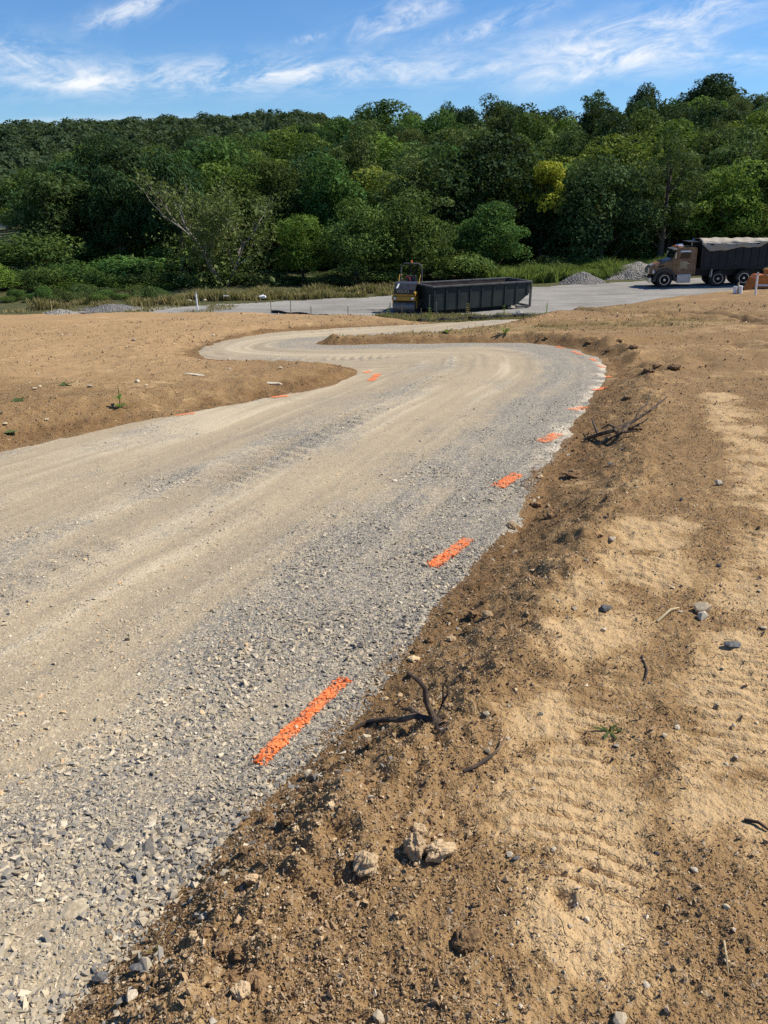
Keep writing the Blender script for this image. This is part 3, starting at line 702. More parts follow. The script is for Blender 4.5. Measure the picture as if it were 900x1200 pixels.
MB().tube([c+Vector(v) for v in ((-.01,0,.012),(-.06,.012,.02),(-.11,.0,.012),(-.14,.02,-.004))], [.013,.010,.009,.006], 8).build('root', M['deadwood'], st, True)
q_ = pts_at([(478,846,.008),(455,848,.016),(430,850,.012),(412,856,.004)])
MB().tube(q_, [.010,.010,.009,.004], 7).build('root', M['deadwood'], st, True)
MB().tube([c+Vector(v) for v in ((-.03,.0,.01),(-.07,.035,.03),(-.10,.05,.02))], [.012,.009,.004], 6).build('root', M['deadwood'], st, True)
q_ = pts_at([(543,906,.006),(560,899,.008),(575,891,.012),(586,882,.018),(592,870,.028)])
stick('stick', q_, [.0055,.0055,.005,.004,.002], M['deadwood'], 'thin bent dark stick lying below the root stump', 'stick')
q_ = pts_at([(684,518,.02),(700,516,.05),(720,513,.06),(740,506,.09),(760,498,.13),(779,489,.20)])
tw = [(pts_at([(742,505,.10),(748,498,.14),(756,494,.17),(758,486,.24)]), [.010,.008,.006,.004]), (pts_at([(700,516,.05),(694,508,.1),(692,505,.12)]), [.015,.01,.006]), (pts_at([(722,511,.06),(712,508,.08),(704,509,.05)]), [.012,.009,.005]),
      (pts_at([(735,507,.07),(728,513,.05),(715,519,.04),(706,520,.01)]), [.015,.012,.009,.005]), (pts_at([(720,514,.05),(735,512,.04),(745,509,.03)]), [.013,.011,.006])]
stick('dead_branch', q_, [.014,.018,.018,.015,.012,.005], M['deadwood'], 'dark forked dead branch lying on soil right of the road', 'branch', tw)
q_ = pts_at([(752,770,.005),(758,790,.012),(755,803,.004)])
stick('twig', q_, [.004,.004,.002], M['deadwood'], 'short curved dark twig above the small flattened weed', 'twig')
q_ = pts_at([(872,962,.004),(888,968,.01),(900,975,.006)])
stick('twig', q_, [.005,.005,.003], M['deadwood'], 'short dark twig at the right edge of the picture', 'twig')
q_ = pts_at([(848,1105,.003),(850,1125,.01),(853,1145,.004)])
stick('twig', q_, [.0025,.0025,.0015], M['straw'], 'pale curled straw on soil at lower right', 'twig')
q_ = pts_at([(770,800-70,.004),(785,720,.02),(795,715,.008)])
stick('twig', q_, [.006,.005,.003], M['straw'], 'pale forked twig left of the touching pair of rocks', 'twig')

def leaf_blades(P0, n, L, w, up, seed):
    r = np.random.default_rng(seed); V = []; Fs = []
    for k in range(n):
        a = 2*math.pi*k/n+r.uniform(-.4, .4); d = np.array([math.cos(a), math.sin(a), 0]); s_ = np.array([-d[1], d[0], 0]); l = L*r.uniform(.6, 1.2); e = up*r.uniform(.6, 1.2)
        b = len(V); pts = [(0, .15), (.35, 1), (.7, .8), (1, .05)]
        for t_, ww in pts:
            c_ = P0+d*l*t_+np.array([0, 0, e*l*(t_-.55*t_*t_)]); V += [c_+s_*w*ww*.5, c_-s_*w*ww*.5]
        Fs += [(b+2*i, b+2*i+1, b+2*i+3, b+2*i+2) for i in range(3)]
    return V, Fs
def weed(px, py, h, n, L, w, up, label, mat='weed'):
    p = at(px, py); root = empty('weed_plant', p); tag(root, label, 'weed')
    V, Fs = [], []
    for j in range(max(1, int(h/.1)) if h > 0 else 1):
        v, f_ = leaf_blades(np.array([0, 0, .004+j*.09]), n, L*(1-.12*j), w, up, int(px)+j); b = len(V); V += v; Fs += [[i+b for i in q] for q in f_]
    mesh_np('leaves', V, Fs, M['leaf'][mat], root, attrs={'tint': ('FACE', np.random.default_rng(3).random(len(Fs)))})
    MB().tube([(0,0,-.01),(0.005,0,max(h, .02))], [max(.003, h*.02), max(.002, h*.012)], 6).build('stem', M['leaf'][mat], root)
weed(713, 858, 0, 6, .055, .010, .25, 'small flattened grey green weed on bare soil', 'olive')
weed(141, 478, .26, 5, .10, .035, .9, 'upright green seedling on the left soil mound', 'bright')
weed(76, 452, .04, 6, .10, .05, .4, 'low dark weed left on the soil mound, above the seedling', 'olive')
weed(22, 470, .04, 6, .10, .05, .4, 'low weed at the far left of the soil mound', 'olive')
weed(12, 508, .04, 6, .08, .05, .5, 'low weed at the left picture edge beside the road', 'olive')
weed(524, 391, .16, 9, .16, .05, 1.3, 'grassy tuft on the berm left of a second tuft', 'weed')
weed(592, 391, .16, 9, .2, .05, 1.2, 'grassy tuft on the berm nearest the bin', 'weed')
weed(182, 1118, 0, 4, .03, .004, .6, 'tiny dry sprig on the soil by the gravel at lower left', 'grass')

# ------------------------------------------------------------------ vegetation
def leaf_cloud(C, N_, size, out, seed, jitter=.6, fold=True):
    """N leaf quads at points C facing mostly along N"""
    r = np.random.default_rng(seed); n = len(C)
    nn = N_*out+r.normal(size=(n, 3))*jitter+np.array([0, 0, .25]); nn /= np.linalg.norm(nn, axis=1)[:, None]
    a = np.cross(nn, r.normal(size=(n, 3))); a /= np.linalg.norm(a, axis=1)[:, None]; b = np.cross(nn, a)
    s_ = (size*np.exp(r.normal(0, .38, n)))[:, None]
    V_ = np.stack([C-a*s_*.6, C+b*s_*.34+nn*s_*.08, C+a*s_*.6, C-b*s_*.34+nn*s_*.08], 1).reshape(-1, 3)
    return V_, np.arange(n*4).reshape(-1, 4)
def crown_pts(seed, H, Rw, base, ncl, nleaf, pw=1.0, lop=.25, cl=.36, thin=0.0):
    r = np.random.default_rng(seed); cs = []
    cz = base+(H-base)*.48; hz = (H-base)*.52
    az = r.uniform(0, 6.28, 3)
    k = 0
    while len(cs) < ncl and k < 4000:
        k += 1
        d = r.normal(size=3); d /= np.linalg.norm(d)
        if d[2] < -.75: continue
        rr_ = r.uniform(.45, .88)
        lob = 1+lop*np.sin(2*np.arctan2(d[1], d[0])+az[0])+lop*.6*np.sin(3*np.arctan2(d[1], d[0])+4*d[2]+az[1])
        w = Rw*(1-.35*max(0, d[2])**2*pw)
        c_ = np.array([d[0]*w*rr_*lob, d[1]*w*rr_*lob, cz+d[2]*hz*rr_*(1+.15*np.sin(5*d[0]+az[2]))])
        cs.append((c_, Rw*cl*r.uniform(.6, 1.25)))
    C = []; N_ = []; T = []
    per = nleaf//ncl
    for c_, rc in cs:
        n = int(per*(rc/(Rw*cl))**1.6*.95)+4
        d = r.normal(size=(n*2, 3)); d /= np.linalg.norm(d, axis=1)[:, None]; d = d[d[:, 2] > -.55][:n]
        lump = 1+.28*pn(d[:, 0]*2.4+c_[0], d[:, 1]*2.4+d[:, 2]*2+c_[2], seed)
        rad_ = rc*lump*(.82+.24*r.random(len(d))**.6)
        C.append(c_+d*rad_[:, None]*np.array([1, 1, .78])); N_.append(d); T.append(np.clip(.45+.28*r.normal()+.12*r.normal(size=len(d)), 0, 1))
    return np.concatenate(C), np.concatenate(N_), np.concatenate(T), cs
def make_tree(name, leaf, seed, H, Rw, base, ncl, nleaf, size, pw=1, lop=.25, cl=.36, bark='bark', limbs=12, jitter=.6):
    root = empty(name, (0, 0, -500))
    C, N_, T, cs = crown_pts(seed, H, Rw, base, ncl, nleaf, pw, lop, cl)
    V_, F_ = leaf_cloud(C, N_, size, .8, seed, jitter)
    cr = mesh_np('crown', V_, F_, M['leaf'][leaf], root, attrs={'tint': ('FACE', T)})
    b = MB(); r = random.Random(seed); r0 = .022*H
    lean = (r.uniform(-.04, .04)*H, r.uniform(-.04, .04)*H)
    tp = [(lean[0]*t_, lean[1]*t_, H*.72*t_-.3*(t_ == 0)) for t_ in (0, .15, .4, .7, 1)]
    b.tube(tp, [r0*1.3, r0, r0*.8, r0*.5, r0*.2], 8)
    for c_, rc in cs[:limbs]:
        z0 = min(max(base*.6, c_[2]-Rw*.7), H*.6); f_ = z0/(H*.72)
        s0 = Vector((lean[0]*f_, lean[1]*f_, z0)); e = Vector(c_)
        mid = s0.lerp(e, .5)+Vector((r.uniform(-.3, .3), r.uniform(-.3, .3), -.25))
        b.tube([s0, mid, e], [r0*.42, r0*.26, r0*.1], 6)
    b.build('trunk', M[bark], root, True)
    return root, H, Rw
PR = {}
PR['dark'] = [make_tree('broadleaf_tree','dark',k+1,11,4.2,1.6,44,17000,.215) for k in range(3)]
PR['mid'] = [make_tree('broadleaf_tree','mid',k+11,11,4.0,1.4,46,17000,.20) for k in range(3)]
PR['yell'] = [make_tree('broadleaf_tree','yell',k+21,10,3.6,1.4,40,15500,.185,lop=.35) for k in range(3)]
PR['olive'] = [make_tree('broadleaf_tree','olive',k+31,11,3.6,1.4,36,14500,.185,lop=.35) for k in range(2)]
PR['feather'] = [make_tree('feathery_tree','olive',k+41,11,3.2,1.0,70,15000,.135,lop=.3,cl=.24) for k in range(2)]
PR['front'] = [make_tree('broadleaf_tree',['mid','bright'][k],k+51,8,4.2,.3,52,22000,.18,cl=.34) for k in range(2)]
PR['big'] = [make_tree('broadleaf_tree','dark',61,11,5.2,.6,70,30000,.195,cl=.30,lop=.08)]
PR['lime'] = [make_tree('broadleaf_tree','lime',71,9,2.6,4.2,16,7500,.20,lop=.35)]
PR['sparse'] = [make_tree('sparse_tree','olive',81,12,3.2,6.5,18,2800,.22,cl=.30,limbs=18)]
PR['bush'] = [make_tree('shrub',['mid','bright','olive'][k],k+91,3,2.3,0.0,26,8500,.125,cl=.42,limbs=6) for k in range(3)]
# half bare tree with pale branches
def bare_tree():
    root = empty('half_bare_tree', (0, 0, -500)); r = random.Random(5); b = MB(); tips = []
    def grow(p, d, L, rad_, lev):
        pts = [p]; q = p.copy(); dd = d.copy()
        for k in range(4):
            dd = (dd+Vector((r.gauss(0, .16), r.gauss(0, .16), r.gauss(.05, .1)))).normalized(); q = q+dd*L/4; pts.append(q.copy())
        b.tube(pts, [rad_*(1-.16*k) for k in range(5)], 6 if lev < 2 else 4)
        if lev >= 2: tips.append((pts[2], q))
        if lev < 4:
            for k in range(r.choice((2,3,3)) if lev else 6):
                i = r.choice((2,3,4)); a = r.uniform(0, 6.28); sp = r.uniform(.45, .9)
                nd = (dd+Vector((math.cos(a)*sp, math.sin(a)*sp, r.uniform(-.1, .35)))).normalized()
                grow(pts[i].copy(), nd, L*r.uniform(.55, .8), rad_*.5, lev+1)
    grow(Vector((0, 0, -.2)), Vector((0, 0, 1)), 4.6, .22, 0)
    grow(Vector((.5, .2, -.2)), Vector((.25, 0, 1)), 4.2, .16, 0)
    b.build('trunk', M['palebark'], root, True)
    C = []; g_ = np.random.default_rng(9)
    for a_, e in tips:
        dens = (.9 if e.z < 7 else .5)*(1 if e.x < 2.2 else .55)
        if g_.random() < dens:
            n = int(g_.uniform(14, 40)); C.append(np.array(e)*.55+np.array(a_)*.45+g_.normal(size=(n, 3))*np.array([.42, .42, .42]))
    n = 7500; low = np.stack([g_.normal(.3, 2.3, n), g_.normal(0, 1.5, n), g_.uniform(.1, 5.0, n)**1.0], 1); lm = pn(low[:, 0]*.9, low[:, 2]*.9+low[:, 1]*.7, 5) > -.05; C.append(low[lm])
    C = np.concatenate(C); V_, F_ = leaf_cloud(C, g_.normal(size=C.shape), .2, .5, 4)
    mesh_np('crown', V_, F_, M['leaf']['olive'], root, attrs={'tint': ('FACE', np.clip(g_.normal(.5, .25, len(F_)), 0, 1))})
    zz = max(v.z for _, v in tips); return root, zz, 5.0
PR['bare'] = [bare_tree()]
used_proto = set(); TREES = 0
SKX = [-300,-100,0,60,100,130,170,230,300,350,400,450,520,590,640,680,720,780,840,880,905,1000,1200]
SKY = [225,215,204,190,160,152,160,150,146,141,131,121,124,117,126,128,118,110,90,104,108,104,100]
def project(x, y, z):
    d = np.array([x, y, z-EYE]); c = d[1]*CP-d[2]*SP; up = d[1]*SP+d[2]*CP
    return 450+F*d[0]/c, 600-F*up/c
def put_tree(kind, x, y, height, width=None, label=None, cat='tree', group=None, v=None):
    global TREES
    ps = PR[kind]; i = random.randrange(len(ps)) if v is None else v; root, H0, R0 = ps[i]
    if (kind, i) in used_proto: o = copy_tree(root)
    else: used_proto.add((kind, i)); o = root
    sc = height/H0; wsc = sc if width is None else width/(2*R0)
    o.location = (x, y, float(macro(x, y))-.05); o.rotation_euler = (0, 0, random.uniform(0, 6.28)); o.scale = (wsc, wsc, sc)
    TREES += 1
    return tag(o, label, cat, group)
def tree_px(kind, px, ytop, dist, wpx, label, cat='tree', group=None, v=None, fix=None):
    d = ray(px, ytop); t = dist/d[1]; x = d[0]*t; zt = EYE+d[2]*t
    o = put_tree(kind, x, dist, zt-float(macro(x, dist)), wpx*t/F, label, cat, group, v)
    if fix is not None: o.rotation_euler.z = fix
    return o
# recognisable trees and shrubs of the edge of the wood
tree_px('bare', 248, 200, 61, 150, 'half bare tree with pale branches above the white pipe post', fix=.4)
tree_px('front', 352, 249, 63, 84, 'rounded light green tree right of the half bare tree', v=1)
tree_px('front', 418, 246, 62, 96, 'spreading green tree behind the open left part of the yard', v=0)
tree_px('front', 482, 236, 63, 110, 'broad green tree directly behind the roller', v=0)
tree_px('mid', 578, 236, 66, 88, 'drooping green tree behind the bin', v=1)
tree_px('lime', 641, 188, 73, 66, 'lime yellow topped tree left of the big dark round tree', v=0)
tree_px('dark', 636, 235, 74, 80, 'dark tree standing just under the lime yellow top', v=1)
tree_px('big', 716, 180, 71, 128, 'big dark round crowned tree left of the dump truck', v=0)
tree_px('yell', 792, 208, 76, 90, 'yellow green tree rising behind the truck cab', v=0)
tree_px('feather', 836, 168, 84, 110, 'tall feathery pale tree behind the truck bed', v=0)
tree_px('yell', 860, 228, 74, 80, 'bright yellow green tree above the rear of the truck', v=1)
tree_px('yell', 905, 236, 73, 70, 'sunlit yellow green tree at the right picture edge', v=2)
tree_px('big', 131, 156, 88, 128, 'tall dark tree standing out at the left of the wood')
tree_px('dark', 80, 190, 92, 80, 'dark tree left of the tall dark tree', v=0)
tree_px('mid', 30, 196, 104, 70, 'green tree at the left edge by the small lawn', v=2)
tree_px('mid', 195, 205, 76, 80, 'dark green tree between tall dark tree and half bare tree', v=0)
tree_px('sparse', 702, 99, 150, 44, 'thin see-through tree poking above the skyline', v=0)
tree_px('dark', 842, 87, 152, 92, 'highest dark crown on the right skyline', v=2)
tree_px('dark', 757, 100, 150, 50, 'dark pointed crown on the skyline left of the highest one', v=0)
tree_px('mid', 455, 117, 140, 96, 'broad rounded crown topping the middle of the skyline', v=1)
tree_px('dark', 530, 116, 142, 46, 'dark narrow crown on the skyline right of the broad middle one', v=1)
tree_px('olive', 580, 112, 142, 60, 'open olive crown on the skyline above the bin', v=1)
for k, (px, yt, d_, w, lab, v) in enumerate((
    (40,279,66,112,'wide green shrub mass at the left picture edge below the lawn',0),(85,327,58,52,'bright green round shrub at far left in front of the others',1),
    (150,303,64,100,'dark shrub right of the wide left shrub mass',0),(118,336,57,34,'small grey green shrub right of the bright round one',2),(190,320,62,70,'shrub under the left side of the half bare tree',0),
    (5,318,60,60,'shrub cut by the left picture edge',0),(310,318,62,70,'shrub at the foot of the half bare tree, right side',2),(545,300,62,70,'shrub behind the left half of the bin',0),
    (650,303,68,42,'rounded grey green shrub right of the bin, behind weeds',2),(610,318,67,40,'small shrub just past the right end of the bin',2),(395,322,61,60,'low shrub behind the open yard gravel',2),
    (880,292,72,70,'yellowish shrub behind the rear of the truck',1),(770,300,72,60,'dark shrub hidden behind the truck hood',0),(450,318,61,60,'low shrub behind the roller frame',0))):
    tree_px('bush', px, yt, d_, w, lab, 'shrub', v=v)
tree_px('bush', 8, 243, 150, 40, 'yellowish shrub beside the white van on the lawn', 'shrub', v=1)
for k in range(30):
    px_ = -10+k*32+random.uniform(-8, 8); dd = np.interp(px_, [0,300,500,640,900], [73,73,73,78,82])+random.uniform(-1, 3)
    if px_ < 40: continue
    tree_px('bush', px_, np.interp(px_, [0,200,500,700,900], [290,290,290,282,280])+random.uniform(-12, 12), dd, random.uniform(60, 90), 'tall shrub filling the shade under the front trees', 'shrub', 'tall undergrowth behind the front row')
for k in range(34):
    px_ = -10+k*28+random.uniform(-8, 8); dd = np.interp(px_, [0,200,300,500,640,900], [58,60,63,66,70,75])+random.uniform(-1, 2.5)
    tree_px('bush', px_, np.interp(px_, [0,200,500,700,900], [318,322,318,302,296])+random.uniform(-14, 10), dd, random.uniform(44, 70), 'low shrub filling the shady foot of the wood', 'shrub', 'undergrowth shrubs along the wood edge')
for k in range(16):
    px_ = 4+k*12+random.uniform(-5, 5)
    tree_px('bush', px_, 339+random.uniform(-7, 8), random.uniform(50, 55), random.uniform(20, 36), 'low scrubby bush on the rough ground left of the white post', 'shrub', 'low scrub beyond the left mound', v=random.choice((0, 2, 2)))
for k, (px_, yt, dd, w_) in enumerate(((632,312,64,34),(655,308,65.5,44),(676,314,66,36),(700,309,66,44),(722,313,66.5,40),(640,300,67,50),(690,303,68,48),(618,316,63.5,26))):
    tree_px('bush', px_, yt, dd, w_, 'leafy sunlit weed bush behind the grey gravel heaps', 'shrub', 'weedy bushes behind the gravel heaps', v=(1, 2, 1, 1, 2, 2, 1, 1)[k])
LAB = {'dark':'dark green crown among the many on the wooded hillside','mid':'mid green crown among the many on the wooded hillside','yell':'yellowish green crown among the many on the wooded hillside','olive':'olive green crown among the many on the wooded hillside','feather':'feathery narrow leaved tree among the many on the wooded hillside'}
rt = random.Random(21); spots = []
y_ = 73.0
while y_ < 172:
    sp = 6.8+.03*(y_-73)
    x_ = -.62*y_+rt.uniform(0, sp)
    while x_ < .64*y_:
        X_, Y_ = x_+rt.uniform(-1.8, 1.8), y_+rt.uniform(-1.8, 1.8)
        u_ = X_/Y_
        lawnway = u_ < -.452 and Y_ > 80
        if not lawnway and not (u_ < -.2 and Y_ > 150 and rt.random() < .4): spots.append((X_, Y_))
        x_ += sp
    y_ += sp*.95
rt.shuffle(spots)
spots.sort(key=lambda s_: s_[1])
nfill = 0
for X_, Y_ in spots:
    if TREES > 296: break
    px_, _ = project(X_, Y_, 5)
    w = [.30,.30,.18,.12,.10] if px_ < 560 else [.20,.26,.34,.08,.12]
    kd = rt.choices(['dark','mid','yell','olive','feather'], w)[0]
    h = rt.uniform(8.5, 12.5)
    cap = np.interp(px_, SKX, SKY)+rt.uniform(0, 14)
    d_ = ray(px_, cap); zt = EYE+d_[2]*Y_/d_[1]; hm = zt-float(macro(X_, Y_))
    if hm < 4.5: continue
    if Y_ > 132: h = max(h, min(hm, 17))       # the far rows make the skyline
    h = min(h, hm)
    if u_ is not None and px_ < 60 and Y_ > 75 and project(X_, Y_, float(macro(X_, Y_))+h)[1] < 275 and px_ < 28: continue
    put_tree(kd, X_, Y_, h, rt.uniform(.62, .9)*h*1.0, LAB[kd], 'tree', 'trees of the wooded hillside'); nfill += 1
print('trees', TREES, 'fill', nfill, 'spots', len(spots))
for k, ps in PR.items():
    for i, (root, _, _) in enumerate(ps):
        if (k, i) not in used_proto:
            for ch in list(root.children): bpy.data.objects.remove(ch)
            bpy.data.objects.remove(root)
# far wood on the ridge: one mass
g_ = np.random.default_rng(77); Cs, Ns, Ts = [], [], []
for yy_ in np.arange(205, 480, 8.0):
    for xx_ in np.arange(-.74*yy_, .12*yy_, 8.2):
        X_, Y_ = xx_+g_.uniform(-3, 3), yy_+g_.uniform(-3, 3)
        h = g_.uniform(8, 12); rw = g_.uniform(4.2, 6); z0 = float(macro(X_, Y_))
        n = 330; d = g_.normal(size=(n, 3)); d /= np.linalg.norm(d, axis=1)[:, None]; d[:, 2] = np.abs(d[:, 2])*1.2-.25
        lump = .8+.3*g_.random(n)
        Cs.append(np.array([X_, Y_, z0+h*.55])+d*np.array([rw, rw, h*.45])*lump[:, None]); Ns.append(d); Ts.append(np.clip(g_.normal(.45, .22)+g_.normal(0, .10, n), 0, 1))
V_, F_ = leaf_cloud(np.concatenate(Cs), np.concatenate(Ns), 1.0, 1.2, 3, .45)
fw = mesh_np('distant_woods', V_, F_, M['leaf']['far'], attrs={'tint': ('FACE', np.concatenate(Ts))}); tag(fw, kind='stuff')

# grasses and weeds (uncountable)
def grass(name, X, Y, h, w, mat, seed, lean=.35, per=7, zf=None):
    r = np.random.default_rng(seed); n = len(X); z = (zf or macro)(X, Y)
    X = np.repeat(X, per); Y = np.repeat(Y, per); z = np.repeat(z, per); hh = np.repeat(h, per)*r.uniform(.5, 1.15, n*per); tint = np.clip(np.repeat(r.normal(.5, .25, n), per)+r.normal(0, .15, n*per), 0, 1)
    X = X+r.normal(0, .12, n*per); Y = Y+r.normal(0, .12, n*per); a = r.uniform(0, 6.28, n*per); ww = w*r.uniform(.6, 1.3, n*per)
    lx, ly = r.normal(0, lean, n*per)*hh, r.normal(0, lean, n*per)*hh
    p0 = np.stack([X-np.cos(a)*ww/2, Y-np.sin(a)*ww/2, z-.03], 1); p1 = np.stack([X+np.cos(a)*ww/2, Y+np.sin(a)*ww/2, z-.03], 1)
    m0 = np.stack([X-np.cos(a)*ww*.4+lx*.4, Y-np.sin(a)*ww*.4+ly*.4, z+hh*.6], 1); m1 = np.stack([X+np.cos(a)*ww*.4+lx*.4, Y+np.sin(a)*ww*.4+ly*.4, z+hh*.6], 1)
    t0 = np.stack([X+lx, Y+ly, z+hh], 1)
    V_ = np.stack([p0, p1, m1, m0, t0], 1).reshape(-1, 3); b = np.arange(n*per)*5
    F_ = np.concatenate([np.stack([b, b+1, b+2], 1), np.stack([b, b+2, b+3], 1), np.stack([b+3, b+2, b+4], 1)])
    o = mesh_np(name, V_, F_, mat, attrs={'tint': ('FACE', np.concatenate([tint]*3))}); return tag(o, kind='stuff')
r = np.random.default_rng(5)
X = r.uniform(-24, 3, 4300); Y = np.interp(X, [-36,-18,-12,-3,2], [48,48.5,50,53.5,55.5])+r.uniform(0, 4.2, 4300)-.4
k = pn(X*.5, Y*.5, 3) > np.interp(X, [-24,-15,-9], [.25,.1,-.15]); X, Y = X[k], Y[k]
grass('tall_grass', X, Y, .32+.5*np.clip(pn(X*.45, Y*.45, 8)+.2, 0, 1), .06, M['leaf']['grass'], 1)
X = r.uniform(-36, -9, 2600); Y = np.interp(X, [-36,-16,-9], [41,43,43])+r.uniform(0, 6, 2600); k = pn(X*.45, Y*.45, 13) > .12
grass('rough_grass', X[k], Y[k], np.full(k.sum(), .2), .045, M['leaf']['grass'], 2)
X = r.uniform(-.5, 9.5, 4600); Y = r.uniform(37.5, 44.0, 4600); k = pn(X*.6, Y*.6, 23) > -.3
grass('verge_grass', X[k], Y[k], np.full(k.sum(), .30), .045, M['leaf']['grass'], 3)
X = r.uniform(7.5, 25, 3600); Y = np.interp(X, [7.5,12,25], [61,62.5,65])+r.uniform(0, 6, 3600); k = pn(X*.6, Y*.6, 33) > -.3
grass('tall_weeds', X[k], Y[k], .75+.7*np.clip(pn(X[k]*.35, Y[k]*.35, 6)+.3, 0, 1), .09, M['leaf']['weed'], 4)
X = r.uniform(-1, 7.5, 700); Y = 17.2+r.normal(0, .8, 700); ff = fields(X, Y); k = (ff['s'] > .25) & (pn(X*.9, Y*.9, 3) > -.05)
def mg(X, Y): return h_ground(X, Y, fields(X, Y))
grass('berm_grass', X[k], Y[k], np.full(k.sum(), .05), .012, M['leaf']['grass'], 6, lean=.8, per=6, zf=mg)

# ------------------------------------------------------------------ machinery materials
M['black'] = simple('black_paint', (.009,.009,.011), .5, dirt=(.05,.045,.04), dirt_amt=.25, scale=3)
M['bronze'] = simple('bronze_paint', (.22,.118,.056), .35, dirt=(.22,.17,.12), dirt_amt=.35, scale=3)
M['chrome'] = simple('polished_metal', (.62,.62,.62), .25, metal=.9, var=.1)
M['alum'] = simple('brushed_aluminium', (.50,.50,.50), .4, metal=.7, var=.12, dirt=(.3,.27,.22))
M['glass'] = simple('dark_glass', (.012,.015,.018), .08, var=.1, spec=.6)
M['rubber'] = simple('tyre_rubber', (.022,.021,.02), .9, dirt=(.16,.13,.10), dirt_amt=.5)
M['canvas'] = simple('cream_tarp', (.36,.31,.235), .85, var=.15, scale=2.5, dirt=(.25,.21,.16))
M['white'] = simple('white_plastic', (.80,.80,.78), .45, var=.06)
M['bin'] = simple('dark_green_steel', (.010,.022,.021), .6, var=.3, scale=1.5, dirt=(.04,.03,.022), dirt_amt=.5)
M['rust'] = simple('rusty_steel', (.07,.045,.035), .85, var=.4, scale=2)
M['binrail'] = simple('worn_steel_rim', (.08,.08,.075), .7, var=.4, scale=3)
M['yellow'] = simple('machine_yellow', (.52,.28,.04), .45, dirt=(.2,.14,.07), scale=3, dirt_amt=.45)
M['dgrey'] = simple('charcoal_paint', (.035,.036,.038), .35, var=.2)
M['steel'] = simple('roller_steel', (.20,.19,.175), .5, metal=.5, dirt=(.28,.22,.15), dirt_amt=.6)
M['orange'] = simple('machine_orange', (.55,.15,.022), .5, dirt=(.22,.12,.06), scale=3, dirt_amt=.5)
M['fabric'] = simple('black_geotextile', (.014,.014,.015), .85)
M['wood'] = simple('stake_wood', (.36,.28,.18), .9)
M['conc'] = simple('grey_concrete', (.34,.34,.32), .9, var=.2)
M['amber'] = simple('amber_lens', (.75,.22,.03), .25, var=.05); M['red'] = simple('red_paint', (.45,.04,.03), .4)

def wheel(parent, x, y, z, r_, w, side):
    """polished wheel disc with its tyre; side -1 faces the camera side"""
    b = MB(); s_ = side
    b.lathe([(r_*.60, 0), (r_*.62, s_*w*.46), (r_*.56, s_*w*.46), (r_*.50, s_*w*.30), (r_*.26, s_*w*.24), (r_*.22, s_*w*.42), (r_*.12, s_*w*.46), (.01, s_*w*.46)], (x, y, z), 'y', 28)
    for k in range(10):
        a = 2*math.pi*k/10; b.lathe([(.022, s_*w*.22), (.02, s_*w*.30)], (x+math.cos(a)*r_*.36, y, z+math.sin(a)*r_*.36), 'y', 6)
    d = b.build('wheel', M['chrome'], parent, True)
    b = MB(); h = w/2
    b.lathe([(r_*.58, -h*.9), (r_*.9, -h), (r_*.98, -h*.85), (r_, -h*.5), (r_, h*.5), (r_*.98, h*.85), (r_*.9, h), (r_*.58, h*.9), (r_*.58, -h*.9)], (x, y, z), 'y', 32)
    b.build('tyre', M['rubber'], d, True)
    return d

